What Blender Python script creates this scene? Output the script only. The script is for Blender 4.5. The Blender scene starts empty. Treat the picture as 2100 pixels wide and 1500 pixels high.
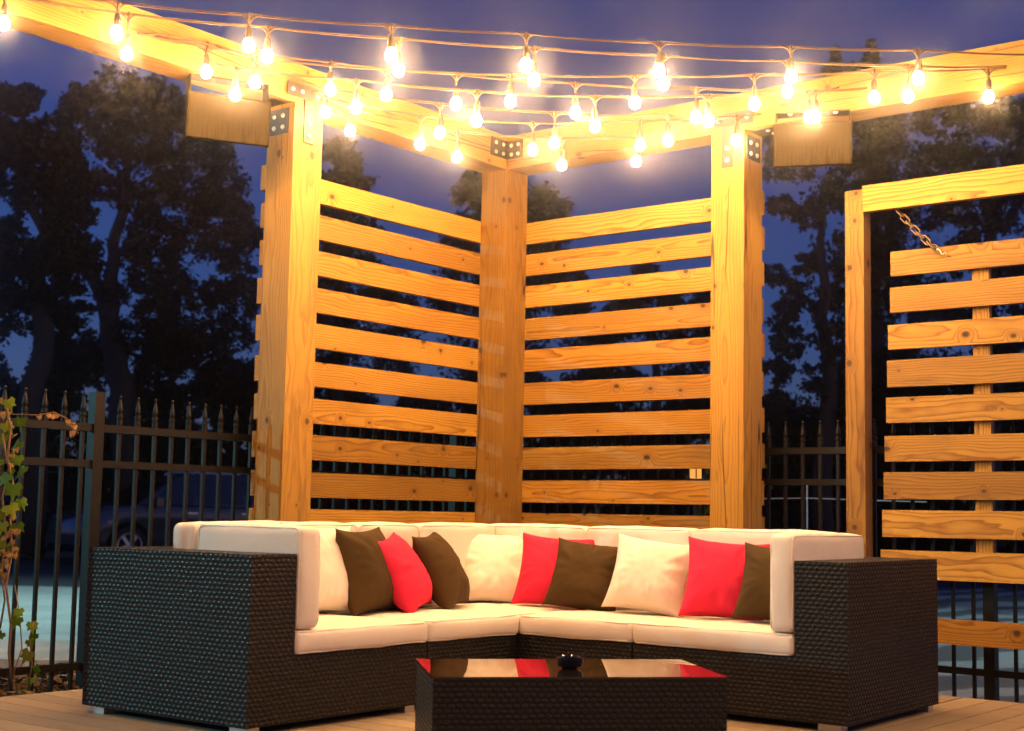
import bpy, bmesh, math, random
from mathutils import Vector, Matrix, noise
random.seed(7)
rad = math.radians
scn = bpy.context.scene
HAZE = 0.0062
COL = scn.collection
PI = math.pi

# ------------------------------------------------------------------ frames
# x = along the right wing of the pergola (v), y = -(along the left wing) (u), z = up from the deck
CAM = Vector((5.7113, -7.1223, 0.8575))
CR = Vector((0.78476431, 0.61952542, 0.01825442))
CU = Vector((0.04869857, -0.09099519, 0.9946599))
CF = Vector((-0.61787816, 0.77968463, 0.10157978))
FPX = 2950.7
def V(v, u, z): return Vector((v, -u, z))
def at(x, y, D): return CAM + (CF + CR*((x-1050)/FPX) - CU*((y-750)/FPX))*D
def onz(x, y, z):
    d = CF + CR*((x-1050)/FPX) - CU*((y-750)/FPX)
    return CAM + d*((z-CAM.z)/d.z)
SO = Vector((1.491, -1.716, 0)); STH = 0.022
SM = Matrix.Translation(SO) @ Matrix.Rotation(STH, 4, 'Z')
def S(sv, su, z): return SM @ Vector((sv, -su, z))

# ------------------------------------------------------------------ mesh helpers
class MB:
    def __init__(self): self.bm = bmesh.new()
    def face(self, pts):
        vs = [self.bm.verts.new(p) for p in pts]
        try: return self.bm.faces.new(vs)
        except ValueError: return None
    def box(self, c, s, M=None, taper=None):
        c = Vector(c); hx, hy, hz = s[0]/2, s[1]/2, s[2]/2
        vs = []
        for dz in (-1, 1):
            k = taper if (taper and dz > 0) else 1
            for dx, dy in ((-1,-1),(1,-1),(1,1),(-1,1)):
                p = c + Vector((dx*hx*k, dy*hy*k, dz*hz))
                vs.append(self.bm.verts.new(M @ p if M else p))
        for f in ((3,2,1,0),(4,5,6,7),(0,1,5,4),(1,2,6,5),(2,3,7,6),(3,0,4,7)):
            self.bm.faces.new([vs[i] for i in f])
        return self
    def tube(self, pts, r, n=8, cap=True, rs=None):
        pts = [Vector(p) for p in pts]; rings = []
        t0 = (pts[1]-pts[0]).normalized()
        a = t0.orthogonal().normalized()
        for i, p in enumerate(pts):
            if i == 0: t = pts[1]-pts[0]
            elif i == len(pts)-1: t = pts[-1]-pts[-2]
            else: t = pts[i+1]-pts[i-1]
            t.normalize(); a = (a - t*a.dot(t))
            a = a.normalized() if a.length > 1e-6 else t.orthogonal().normalized()
            b = t.cross(a); rr = rs[i] if rs else r
            rings.append([self.bm.verts.new(p + (a*math.cos(2*PI*k/n)+b*math.sin(2*PI*k/n))*rr) for k in range(n)])
        for A, B in zip(rings, rings[1:]):
            for k in range(n): self.bm.faces.new((A[k], A[(k+1)%n], B[(k+1)%n], B[k]))
        if cap:
            self.bm.faces.new(rings[0][::-1]); self.bm.faces.new(rings[-1])
        return self
    def lathe(self, prof, n=16, M=None, cap=True):
        rings = []
        for r, z in prof:
            ring = []
            for k in range(n):
                p = Vector((r*math.cos(2*PI*k/n), r*math.sin(2*PI*k/n), z))
                ring.append(self.bm.verts.new(M @ p if M else p))
            rings.append(ring)
        for A, B in zip(rings, rings[1:]):
            for k in range(n): self.bm.faces.new((A[k], A[(k+1)%n], B[(k+1)%n], B[k]))
        if cap and prof[0][0] > 1e-5: self.bm.faces.new(rings[0][::-1])
        if cap and prof[-1][0] > 1e-5: self.bm.faces.new(rings[-1])
        bmesh.ops.remove_doubles(self.bm, verts=self.bm.verts[:], dist=1e-6)
        return self
    def prism(self, poly, y0, y1, axis='Y'):
        A = [self.bm.verts.new((p[0], y0, p[1])) for p in poly]; B = [self.bm.verts.new((p[0], y1, p[1])) for p in poly]
        n = len(poly)
        for i in range(n): self.bm.faces.new((A[i], A[(i+1)%n], B[(i+1)%n], B[i]))
        self.bm.faces.new(A[::-1]); self.bm.faces.new(B)
        bmesh.ops.recalc_face_normals(self.bm, faces=self.bm.faces[:])
        return self
    def bevel(self, w, seg=2, ang=30):
        es = [e for e in self.bm.edges if len(e.link_faces) == 2 and e.calc_face_angle(0) > rad(ang)]
        bmesh.ops.bevel(self.bm, geom=es, offset=w, segments=seg, affect='EDGES', profile=0.5, clamp_overlap=True)
        return self
    def warp(self, amp, sc, off=(0,0,0), fn=None):
        o = Vector(off)
        self.bm.normal_update()
        ns = {v: v.normal.copy() for v in self.bm.verts}
        for v, nn in ns.items():
            v.co += nn * amp * noise.noise(v.co*sc + o)
        return self
    def mesh(self, name, mat, smooth=None):
        bm = self.bm
        bm.normal_update()
        uv = bm.loops.layers.uv.new('UVMap')
        for f in bm.faces:
            n = f.normal; ax = max(range(3), key=lambda i: abs(n[i]))
            for l in f.loops:
                c = l.vert.co
                l[uv].uv = (c.y, c.z) if ax == 0 else (c.x, c.z) if ax == 1 else (c.x, c.y)
            if smooth: f.smooth = True
        me = bpy.data.meshes.new(name)
        bm.to_mesh(me); bm.free()
        if smooth and smooth < 180: me.set_sharp_from_angle(angle=rad(smooth))
        me.materials.append(mat)
        return me

WM = {}
def tag(o, label=None, cat=None, group=None, kind=None):
    if label: o['label'] = label
    if cat: o['category'] = cat
    if group: o['group'] = group
    if kind: o['kind'] = kind
    return o
def empty(name, M, label, cat, group=None):
    o = bpy.data.objects.new(name, None); COL.objects.link(o)
    o.empty_display_size = 0.1
    if isinstance(M, Vector): M = Matrix.Translation(M)
    o.matrix_basis = M; WM[o.name] = M.copy()
    return tag(o, label, cat, group)
def ob(name, me, parent=None, M=None, label=None):
    o = bpy.data.objects.new(name, me); COL.objects.link(o)
    M = M if M is not None else Matrix.Identity(4)
    if isinstance(M, Vector): M = Matrix.Translation(M)
    WM[o.name] = M.copy()
    if parent:
        o.parent = parent; o.matrix_basis = WM[parent.name].inverted() @ M
    else: o.matrix_basis = M
    if label: o['label'] = label
    return o
def frame(p0, p1, up=(0,0,1)):
    x = (p1-p0).normalized(); z = Vector(up); z = (z - x*z.dot(x)).normalized(); y = z.cross(x)
    M = Matrix((x, y, z)).transposed().to_4x4(); M.translation = (p0+p1)/2
    return M
_lum = {}
def lumber(name, p0, p1, w, h, mat, parent=None, up=(0,0,1), bev=0.004, label=None):
    """a straight board or post: length on local x, w on local y, h on local z"""
    L = (p1-p0).length
    key = (round(L,4), w, h, mat.name, bev)
    if key not in _lum:
        _lum[key] = MB().box((0,0,0), (L,w,h)).bevel(bev,2).mesh(name, mat)
    return ob(name, _lum[key], parent, frame(p0, p1, up), label)

# ------------------------------------------------------------------ material helpers
class NT:
    def __init__(self, name):
        self.m = bpy.data.materials.new(name); self.m.use_nodes = True
        self.t = self.m.node_tree; self.t.nodes.clear()
        self.out = self.t.nodes.new('ShaderNodeOutputMaterial')
    def n(self, typ, **kw):
        nd = self.t.nodes.new(typ)
        for k, v in kw.items():
            if k.startswith('i_'):
                key = k[2:]; key = int(key) if key.isdigit() else key.replace('_', ' ')
                s = nd.inputs[key]
                if isinstance(v, bpy.types.NodeSocket): self.t.links.new(v, s)
                else: s.default_value = v
            else: setattr(nd, k, v)
        return nd
    def l(self, a, b): self.t.links.new(a, b)
    def math(self, op, a, b=None, c=None, clamp=False):
        nd = self.t.nodes.new('ShaderNodeMath'); nd.operation = op; nd.use_clamp = clamp
        for i, x in enumerate((a, b, c)):
            if x is None: continue
            if isinstance(x, bpy.types.NodeSocket): self.t.links.new(x, nd.inputs[i])
            else: nd.inputs[i].default_value = x
        return nd.outputs[0]
    def sstep(self, x, lo, hi):
        nd = self.t.nodes.new('ShaderNodeMapRange'); nd.interpolation_type = 'SMOOTHSTEP'
        self.t.links.new(x, nd.inputs[0]); nd.inputs[1].default_value = lo; nd.inputs[2].default_value = hi
        return nd.outputs[0]
    def ramp(self, x, stops):
        nd = self.t.nodes.new('ShaderNodeValToRGB'); self.t.links.new(x, nd.inputs[0])
        e = nd.color_ramp.elements
        e[0].position, e[0].color = stops[0][0], (*stops[0][1], 1); e[1].position, e[1].color = stops[-1][0], (*stops[-1][1], 1)
        for p, c in stops[1:-1]:
            k = e.new(p); k.color = (*c, 1)
        return nd.outputs[0]
    def mix(self, f, a, b, mode='MIX'):
        nd = self.t.nodes.new('ShaderNodeMix'); nd.data_type = 'RGBA'; nd.blend_type = mode
        for s, x in ((nd.inputs[0], f), (nd.inputs[6], a), (nd.inputs[7], b)):
            if isinstance(x, bpy.types.NodeSocket): self.t.links.new(x, s)
            elif isinstance(x, (int, float)): s.default_value = x
            else: s.default_value = (*x, 1)
        return nd.outputs[2]
    def noise(self, vec, scale, detail=3, rough=0.5, out=0):
        nd = self.n('ShaderNodeTexNoise'); nd.inputs['Scale'].default_value = scale
        nd.inputs['Detail'].default_value = detail; nd.inputs['Roughness'].default_value = rough
        if vec is not None: self.l(vec, nd.inputs['Vector'])
        return nd.outputs[out]
    def principled(self, col, rough=0.5, metal=0, spec=None, normal=None, **kw):
        b = self.n('ShaderNodeBsdfPrincipled')
        for key, x in (('Base Color', col), ('Roughness', rough), ('Metallic', metal)):
            if isinstance(x, bpy.types.NodeSocket): self.l(x, b.inputs[key])
            elif key == 'Base Color': b.inputs[key].default_value = (*x, 1)
            else: b.inputs[key].default_value = x
        if spec is not None: b.inputs['Specular IOR Level'].default_value = spec
        if normal is not None: self.l(normal, b.inputs['Normal'])
        for k, v in kw.items(): b.inputs[k.replace('_', ' ')].default_value = v
        self.l(b.outputs[0], self.out.inputs[0]); self.b = b
        return self.m
    def bump(self, h, strength, dist, normal=None):
        nd = self.n('ShaderNodeBump'); nd.inputs['Strength'].default_value = strength; nd.inputs['Distance'].default_value = dist
        self.l(h, nd.inputs['Height'])
        if normal is not None: self.l(normal, nd.inputs['Normal'])
        return nd.outputs[0]

def wood(name, light, dark, knotc, rough=0.62, grey=0.0, depth=1.0, knots=1.0, stain=0.0, crack=0.0):
    t = NT(name)
    tc = t.n('ShaderNodeTexCoord'); geo = t.n('ShaderNodeNewGeometry'); oi = t.n('ShaderNodeObjectInfo')
    r = t.math('FRACT', t.math('ADD', t.math('MULTIPLY', oi.outputs['Random'], 7.31), t.math('MULTIPLY', geo.outputs['Random Per Island'], 13.7)))
    sep = t.n('ShaderNodeSeparateXYZ', i_0=tc.outputs['Object'])
    X, Y, Z = sep.outputs
    X2 = t.math('ADD', X, t.math('MULTIPLY', r, 61.0))
    r2 = t.math('FRACT', t.math('MULTIPLY', r, 17.37)); r3 = t.math('FRACT', t.math('MULTIPLY', r, 41.13))
    # knots: sparse cells stretched along the grain
    zy = t.math('ADD', Z, t.math('MULTIPLY', Y, 0.8))
    kv = t.n('ShaderNodeCombineXYZ', i_0=t.math('MULTIPLY', X2, 4.2), i_1=t.math('ADD', t.math('MULTIPLY', zy, 6.0), t.math('MULTIPLY', r, 29.0)), i_2=0.0)
    vo = t.n('ShaderNodeTexVoronoi', voronoi_dimensions='2D', i_Vector=kv.outputs[0], i_Scale=1.0); vo.inputs['Randomness'].default_value = 1.0
    d = vo.outputs['Distance']
    csep = t.n('ShaderNodeSeparateColor', i_0=vo.outputs['Color'])
    on = t.math('GREATER_THAN', csep.outputs[0], 0.52)
    size = t.math('ADD', 0.030, t.math('MULTIPLY', t.math('POWER', csep.outputs[1], 2.0), 0.085))
    kd = t.math('DIVIDE', d, size)
    knot = t.math('MULTIPLY', t.math('MULTIPLY', t.math('SUBTRACT', 1.0, t.sstep(kd, 0.55, 1.15)), on), knots)
    halo = t.math('MULTIPLY', t.math('MULTIPLY', t.math('SUBTRACT', 1.0, t.sstep(kd, 0.6, 3.6)), on), knots)
    # rings round a heart that lies behind the face
    wv = t.n('ShaderNodeCombineXYZ', i_0=t.math('MULTIPLY', X2, 0.9), i_1=t.math('MULTIPLY', Y, 4.0), i_2=t.math('MULTIPLY', Z, 4.0))
    w1 = t.noise(wv.outputs[0], 1.3, 3, 0.55)
    w2 = t.noise(wv.outputs[0], 6.0, 2, 0.5)
    yy = t.math('ADD', Y, t.math('ADD', -0.10, t.math('MULTIPLY', r2, 0.2)))
    zz = t.math('ADD', Z, t.math('ADD', -0.10, t.math('MULTIPLY', r3, 0.2)))
    rr = t.math('SQRT', t.math('ADD', t.math('MULTIPLY', yy, yy), t.math('MULTIPLY', zz, zz)))
    rr = t.math('ADD', rr, t.math('MULTIPLY', w1, 0.085))
    rr = t.math('ADD', rr, t.math('MULTIPLY', w2, 0.008))
    rr = t.math('ADD', rr, t.math('MULTIPLY', halo, 0.034))
    ph = t.math('FRACT', t.math('MULTIPLY', rr, 74.0))
    ring = t.math('MULTIPLY', t.math('POWER', ph, 3.0), t.math('SUBTRACT', 1.0, t.sstep(ph, 0.86, 1.0)))
    fv = t.n('ShaderNodeCombineXYZ', i_0=t.math('MULTIPLY', X2, 3.0), i_1=t.math('MULTIPLY', Y, 160.0), i_2=t.math('MULTIPLY', Z, 160.0))
    fine = t.noise(fv.outputs[0], 1.0, 3, 0.6)
    lv = t.n('ShaderNodeCombineXYZ', i_0=t.math('MULTIPLY', X2, 1.1), i_1=t.math('MULTIPLY', Y, 5.0), i_2=t.math('MULTIPLY', Z, 5.0))
    low = t.noise(lv.outputs[0], 1.0, 4, 0.6)
    f = t.math('ADD', t.math('MULTIPLY', ring, 1.25*depth), t.math('MULTIPLY', t.math('SUBTRACT', fine, 0.35), 0.5), clamp=True)
    c = t.mix(f, light, dark)
    c = t.mix(t.math('MULTIPLY', t.sstep(low, 0.42, 0.75), 0.35), c, dark)
    tone = t.math('ADD', 0.70, t.math('MULTIPLY', r, 0.50))
    c = t.mix(1.0, c, t.n('ShaderNodeCombineColor', i_0=tone, i_1=tone, i_2=tone).outputs[0], 'MULTIPLY')
    brn = t.mix(r2, (1.0, 1.0, 1.0), (0.84, 0.76, 0.64))
    c = t.mix(1.0, c, brn, 'MULTIPLY')
    c = t.mix(t.math('MULTIPLY', halo, 0.35), c, dark)
    c = t.mix(t.math('MULTIPLY', knot, 0.95), c, knotc)
    if grey: c = t.mix(grey, c, (0.30, 0.27, 0.23))
    if stain:
        sv = t.n('ShaderNodeCombineXYZ', i_0=t.math('MULTIPLY', X2, 2.0), i_1=t.math('MULTIPLY', Y, 9.0), i_2=t.math('MULTIPLY', Z, 9.0))
        sn = t.noise(sv.outputs[0], 1.0, 5, 0.65)
        c = t.mix(t.math('MULTIPLY', t.sstep(sn, 0.55, 0.72), stain), c, (0.10, 0.06, 0.025))
    h = t.math('SUBTRACT', t.math('MULTIPLY', ring, -0.5), t.math('MULTIPLY', fine, 0.7))
    if crack:
        kv2 = t.n('ShaderNodeCombineXYZ', i_0=t.math('MULTIPLY', X2, 0.30), i_1=t.math('MULTIPLY', Y, 7.0), i_2=t.math('MULTIPLY', Z, 7.0))
        cn = t.math('ABSOLUTE', t.math('SUBTRACT', t.noise(kv2.outputs[0], 1.0, 1, 0.4), 0.5))
        msk = t.sstep(t.noise(t.n('ShaderNodeCombineXYZ', i_0=t.math('MULTIPLY', X2, 0.9), i_1=Y, i_2=Z).outputs[0], 1.3, 2, 0.5), 0.44, 0.52)
        ck = t.math('MULTIPLY', t.math('MULTIPLY', t.math('SUBTRACT', 1.0, t.sstep(cn, 0.004, 0.009)), msk), crack)
        c = t.mix(ck, c, (0.03, 0.012, 0.003)); h = t.math('SUBTRACT', h, t.math('MULTIPLY', ck, 3.0))
    return t.principled(c, rough, 0, 0.35, t.bump(h, 0.35, 0.0012))

def metal(name, col, rough, m=1.0, nz=0.15, sc=30, bumpd=0.0004, spec=None):
    t = NT(name); tc = t.n('ShaderNodeTexCoord')
    n = t.noise(tc.outputs['Object'], sc, 4, 0.6)
    c = t.mix(t.math('MULTIPLY', n, 0.5), col, tuple(x*0.6 for x in col))
    return t.principled(c, t.math('ADD', rough-nz/2, t.math('MULTIPLY', n, nz)), m, spec, t.bump(n, 0.3, bumpd))

def fabric(name, col, sc=900, rough=0.9, sheen=0.0, wr=0.15):
    t = NT(name); tc = t.n('ShaderNodeTexCoord')
    n = t.noise(tc.outputs['UV'], sc, 2, 0.6); big = t.noise(tc.outputs['Object'], 5, 4, 0.6); mid = t.noise(tc.outputs['Object'], 16, 3, 0.55)
    c = t.mix(t.math('MULTIPLY', big, 0.35), col, tuple(x*0.82 for x in col))
    b1 = t.bump(mid, wr, 0.01); b2 = t.bump(n, 0.25, 0.001, b1)
    return t.principled(c, rough, 0, 0.25, b2, Sheen_Weight=sheen, Sheen_Roughness=0.5)

def wicker(name, col, a=0.028, b=0.018):
    t = NT(name); tc = t.n('ShaderNodeTexCoord'); sep = t.n('ShaderNodeSeparateXYZ', i_0=tc.outputs['UV'])
    ux, uy = sep.outputs[0], sep.outputs[1]
    wob = t.noise(tc.outputs['UV'], 9, 2, 0.5)
    vy = t.math('ADD', t.math('DIVIDE', uy, b), t.math('MULTIPLY', wob, 0.5))
    row = t.math('FLOOR', vy)
    ox = t.math('MULTIPLY', t.math('FLOORED_MODULO', row, 2.0), 0.5)
    vx = t.math('ADD', t.math('ADD', t.math('DIVIDE', ux, a), ox), t.math('MULTIPLY', wob, 0.3))
    fx = t.math('SUBTRACT', t.math('FRACT', vx), 0.5); fy = t.math('SUBTRACT', t.math('FRACT', vy), 0.5)
    # each strand humps over one stake and dips under the next
    d2 = t.math('ADD', t.math('MULTIPLY', t.math('MULTIPLY', fx, fx), 4.6), t.math('MULTIPLY', t.math('MULTIPLY', fy, fy), 5.4))
    h = t.math('SQRT', t.math('MAXIMUM', t.math('SUBTRACT', 1.0, d2), 0.0))
    cell = t.n('ShaderNodeTexWhiteNoise', noise_dimensions='2D', i_0=t.n('ShaderNodeCombineXYZ', i_0=t.math('FLOOR', vx), i_1=row).outputs[0])
    k = t.math('MULTIPLY', t.sstep(h, 0.30, 0.95), t.math('ADD', 0.75, t.math('MULTIPLY', cell.outputs[0], 0.5)))
    c = t.mix(k, tuple(x*0.10 for x in col), col)  # glints and shade put into the colour: strand tops lighter, gaps near black
    hh = t.math('ADD', h, t.math('MULTIPLY', cell.outputs[0], 0.12))
    return t.principled(c, t.math('SUBTRACT', 0.80, t.math('MULTIPLY', k, 0.48)), 0, 0.42, t.bump(hh, 1.0, 0.0042))

M = {}
M['pine'] = wood('pine', (0.42, 0.238, 0.036), (0.155, 0.056, 0.005), (0.030, 0.011, 0.003), stain=0.3)
M['post'] = wood('post_timber', (0.36, 0.208, 0.038), (0.165, 0.072, 0.010), (0.05, 0.019, 0.004), depth=0.7, knots=0.9, stain=0.45, crack=0.9)
M['deck'] = wood('deck_board', (0.46, 0.345, 0.18), (0.21, 0.135, 0.06), (0.07, 0.04, 0.02), grey=0.5, depth=0.6, knots=0.4, stain=0.5)
M['wicker'] = wicker('dark_wicker', (0.0075, 0.0054, 0.0034))
M['white'] = fabric('cream_fabric', (0.82, 0.76, 0.66), wr=.2)
M['brown'] = fabric('brown_fabric', (0.058, 0.033, 0.008), rough=0.9, sheen=0.0, wr=.15)
M['red'] = fabric('red_fabric', (0.70, 0.022, 0.070), rough=0.9, sheen=0.0, wr=.15)
M['iron'] = metal('black_iron', (0.0065, 0.0056, 0.0050), 0.45, 0.0, 0.2, spec=0.22)
M['plate'] = metal('bracket_steel', (0.045, 0.038, 0.032), 0.5, 0.0, 0.2)
M['bolt'] = metal('bolt_zinc', (0.72, 0.70, 0.66), 0.35, 0.9)
M['chain'] = metal('chain_steel', (0.20, 0.14, 0.08), 0.55, 0.4)
M['foot'] = metal('foot_aluminium', (0.62, 0.62, 0.62), 0.35, 0.9)
M['cord'] = metal('cord_rubber', (0.11, 0.062, 0.024), 0.45, 0.0, 0.1)
M['socket'] = metal('socket_rubber', (0.055, 0.035, 0.018), 0.5, 0.0, 0.1)
def simple(name, col, rough, m=0, spec=None, **kw):
    t = NT(name); tc = t.n('ShaderNodeTexCoord'); n = t.noise(tc.outputs['Object'], 12, 3)
    return t.principled(t.mix(t.math('MULTIPLY', n, 0.4), col, tuple(x*0.75 for x in col)), rough, m, spec, **kw)
M['glasstop'] = simple('smoked_glass', (0.012, 0.010, 0.009), 0.02, 0, 0.9)
M['blackglass'] = simple('black_glass', (0.008, 0.008, 0.008), 0.08, 0, 0.6)
M['ash'] = simple('ash_grey', (0.25, 0.24, 0.22), 0.9)
M['paint_grey'] = simple('grey_car_paint', (0.055, 0.060, 0.066), 0.25, 0.3, Coat_Weight=0.6)
M['paint_black'] = simple('black_car_paint', (0.012, 0.013, 0.016), 0.22, 0.2, Coat_Weight=0.6)
M['carglass'] = simple('car_glass', (0.010, 0.013, 0.018), 0.06, 0, 0.7)
M['tyre'] = simple('tyre_rubber', (0.018, 0.018, 0.018), 0.8)
M['rim'] = simple('alloy_rim', (0.62, 0.64, 0.66), 0.28, 0.9)
M['lens'] = simple('lamp_lens', (0.5, 0.5, 0.5), 0.1, 0.3)
M['redlens'] = simple('red_lamp_lens', (0.25, 0.01, 0.01), 0.15)
M['numberplate'] = simple('number_plate', (0.45, 0.50, 0.60), 0.5)
M['trim'] = simple('plastic_trim', (0.02, 0.02, 0.02), 0.6)
M['pole'] = metal('white_pole', (0.62, 0.62, 0.60), 0.5, 0.0, 0.1)
M['concrete'] = None
def heater_mat():
    t = NT('stained_steel'); tc = t.n('ShaderNodeTexCoord'); sep = t.n('ShaderNodeSeparateXYZ', i_0=tc.outputs['Object'])
    v = t.n('ShaderNodeCombineXYZ', i_0=t.math('MULTIPLY', sep.outputs[0], 70.0), i_1=sep.outputs[1], i_2=t.math('MULTIPLY', sep.outputs[2], 5.0))
    n = t.noise(v.outputs[0], 1.0, 4, 0.65)
    k = t.math('MULTIPLY', t.sstep(n, 0.48, 0.62), t.sstep(sep.outputs[2], 0.09, -0.08))
    c = t.mix(t.math('MULTIPLY', k, 0.8), (0.027, 0.019, 0.0062), (0.006, 0.003, 0.0009))
    return t.principled(c, 0.7, 0.0, 0.06, t.bump(n, 0.1, 0.001))
M['heater'] = heater_mat()
def concrete(name, a, b, sc, bd=0.01):
    t = NT(name); tc = t.n('ShaderNodeTexCoord')
    n1 = t.noise(tc.outputs['Object'], sc, 6, 0.65); n2 = t.noise(tc.outputs['Object'], sc*14, 3, 0.6)
    vo = t.n('ShaderNodeTexVoronoi', i_Vector=tc.outputs['Object'], i_Scale=sc*6.0)
    sp = t.math('SUBTRACT', 1.0, t.sstep(vo.outputs['Distance'], 0.08, 0.16))
    c = t.mix(t.sstep(n1, 0.35, 0.65), a, b)
    c = t.mix(t.math('MULTIPLY', sp, 0.6), c, tuple(x*0.25 for x in b))
    return t.principled(c, 0.9, 0, 0.3, t.bump(t.math('ADD', n1, t.math('MULTIPLY', n2, 0.4)), 0.6, bd))
M['concrete'] = concrete('pale_concrete', (0.48, 0.44, 0.38), (0.36, 0.33, 0.28), 3.0)
M['leaf_dark'] = None
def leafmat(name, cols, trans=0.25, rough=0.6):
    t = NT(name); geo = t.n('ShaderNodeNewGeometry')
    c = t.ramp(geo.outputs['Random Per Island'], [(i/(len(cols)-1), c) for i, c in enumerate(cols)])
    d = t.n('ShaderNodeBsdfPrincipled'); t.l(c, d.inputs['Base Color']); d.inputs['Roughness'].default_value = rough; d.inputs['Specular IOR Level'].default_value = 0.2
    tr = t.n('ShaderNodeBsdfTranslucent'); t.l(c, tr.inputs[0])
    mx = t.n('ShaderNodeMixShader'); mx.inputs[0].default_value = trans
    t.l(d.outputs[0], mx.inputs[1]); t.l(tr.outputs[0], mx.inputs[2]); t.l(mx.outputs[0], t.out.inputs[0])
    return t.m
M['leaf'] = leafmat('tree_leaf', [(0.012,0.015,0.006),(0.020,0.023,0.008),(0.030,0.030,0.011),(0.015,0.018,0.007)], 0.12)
M['ivy'] = leafmat('ivy_leaf', [(0.05,0.12,0.004),(0.09,0.17,0.005),(0.15,0.19,0.010)], 0.25)
M['dry'] = leafmat('dry_leaf', [(0.30,0.16,0.05),(0.38,0.22,0.08),(0.20,0.10,0.04)], 0.2)
M['litter'] = leafmat('leaf_litter', [(0.10,0.055,0.022),(0.16,0.09,0.035),(0.22,0.16,0.09),(0.06,0.035,0.018)], 0.0, 0.9)
M['bark'] = metal('bark', (0.060, 0.046, 0.034), 0.9, 0.0, 0.1, 8, 0.02)
M['stem'] = metal('vine_stem', (0.20, 0.12, 0.06), 0.8, 0.0, 0.1)

# ------------------------------------------------------------------ setting: ground, deck
GZ = -0.25
def ground_mat():
    t = NT('lot_ground'); tc = t.n('ShaderNodeTexCoord'); P = tc.outputs['Object']
    sep = t.n('ShaderNodeSeparateXYZ', i_0=P)
    # distance along the camera's viewing line decides where pale concrete gives way to darker ground
    far = t.math('ADD', t.math('MULTIPLY', sep.outputs[0], -0.621), t.math('MULTIPLY', sep.outputs[1], 0.784))
    wob = t.noise(P, 0.35, 4, 0.6)
    n1 = t.noise(P, 0.9, 6, 0.7); n2 = t.noise(P, 16, 5, 0.7); n3 = t.noise(P, 70, 2, 0.6)
    right0 = t.math('ADD', t.math('MULTIPLY', sep.outputs[0], 0.784), t.math('MULTIPLY', sep.outputs[1], 0.621))
    lane = t.math('SUBTRACT', t.math('ADD', far, t.math('MULTIPLY', wob, 0.8)), t.math('MULTIPLY', t.sstep(right0, 1.0, 2.4), 4.5))
    far_dark = t.sstep(lane, 10.6, 11.0)
    pale = t.mix(t.sstep(n1, 0.35, 0.7), (0.40, 0.385, 0.34), (0.28, 0.265, 0.23))
    pale = t.mix(t.math('MULTIPLY', t.sstep(n2, 0.56, 0.70), 0.55), pale, (0.07, 0.06, 0.05))
    dark = t.mix(n1, (0.045, 0.045, 0.048), (0.07, 0.068, 0.066))
    # sandy tracks on the right-hand side
    right = t.math('ADD', t.math('MULTIPLY', sep.outputs[0], 0.784), t.math('MULTIPLY', sep.outputs[1], 0.621))
    rgt = t.sstep(right, 1.0, 2.4)
    wv = t.n('ShaderNodeTexWave', i_Vector=P, i_Scale=0.35); wv.inputs['Distortion'].default_value = 9; wv.inputs['Detail'].default_value = 4; wv.inputs['Detail Scale'].default_value = 1.2
    sand = t.mix(t.sstep(wv.outputs['Fac'], 0.35, 0.75), (0.17, 0.14, 0.12), (0.46, 0.43, 0.37))
    sand = t.mix(t.sstep(n2, 0.5, 0.75), sand, (0.08, 0.06, 0.05))
    c = t.mix(far_dark, t.mix(rgt, pale, sand), dark)
    return t.principled(c, 0.92, 0, 0.25, t.bump(t.math('ADD', n2, t.math('MULTIPLY', n3, 0.5)), 0.7, 0.02))
mb = MB(); n = 40
mb.face([(-260,-260,GZ),(260,-260,GZ),(260,260,GZ),(-260,260,GZ)])
tag(ob('ground', mb.mesh('ground', ground_mat())), kind='structure')

# mulch bank that rises from the lot to the deck edge, both sides
def mulch_mat():
    t = NT('mulch'); tc = t.n('ShaderNodeTexCoord'); P = tc.outputs['Object']
    n = t.noise(P, 30, 6, 0.75); n2 = t.noise(P, 6, 4, 0.6)
    c = t.ramp(n, [(0.3,(0.035,0.020,0.010)),(0.5,(0.12,0.07,0.03)),(0.62,(0.22,0.14,0.06)),(0.75,(0.36,0.30,0.22))])
    return t.principled(t.mix(t.math('MULTIPLY', n2, 0.5), c, (0.04,0.025,0.012)), 0.95, 0, 0.2, t.bump(n, 1.0, 0.03))
MUL = mulch_mat()
def bank(u0, u1):
    mb = MB(); bm = mb.bm; nu, nv = 120, 26; g = []
    for i in range(nu+1):
        row = []
        for j in range(nv+1):
            u = u0+(u1-u0)*i/nu; k = j/nv; v = -0.08 - 1.75*k
            z = -0.055 - 0.02*k if k < .55 else -0.066 - (k-.55)/.45*0.20
            z += 0.03*noise.noise(Vector((u*7, v*7, 3))) + 0.02*noise.noise(Vector((u*21, v*21, 9)))
            row.append(bm.verts.new(V(v, u, z)))
        g.append(row)
    for i in range(nu):
        for j in range(nv): bm.faces.new((g[i][j], g[i+1][j], g[i+1][j+1], g[i][j+1]))
    bmesh.ops.recalc_face_normals(bm, faces=bm.faces[:])
    return mb
tag(ob('mulch_bed', bank(-0.4, 7.0).mesh('mulch_bed', MUL, 180)), 'brown mulch bed strewn with chips under the iron fence', 'mulch', kind='stuff')
mb = MB(); rnd = random.Random(3)
for _ in range(2600):
    v = -0.12-1.1*rnd.random(); u = 2.2+2.6*rnd.random(); s = 0.008+0.022*rnd.random()
    c = V(v, u, -0.05+0.035*rnd.random()); R = Matrix.Rotation(rnd.random()*6.3, 3, 'Z') @ Matrix.Rotation(rnd.uniform(-.9,.9), 3, 'X') @ Matrix.Rotation(rnd.uniform(-.9,.9), 3, 'Y')
    mb.face([c+R@Vector(p) for p in ((-s*1.6,0,0),(0,-s*.6,0),(s*1.6,0,s*.3),(0,s*.6,0))])
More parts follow.
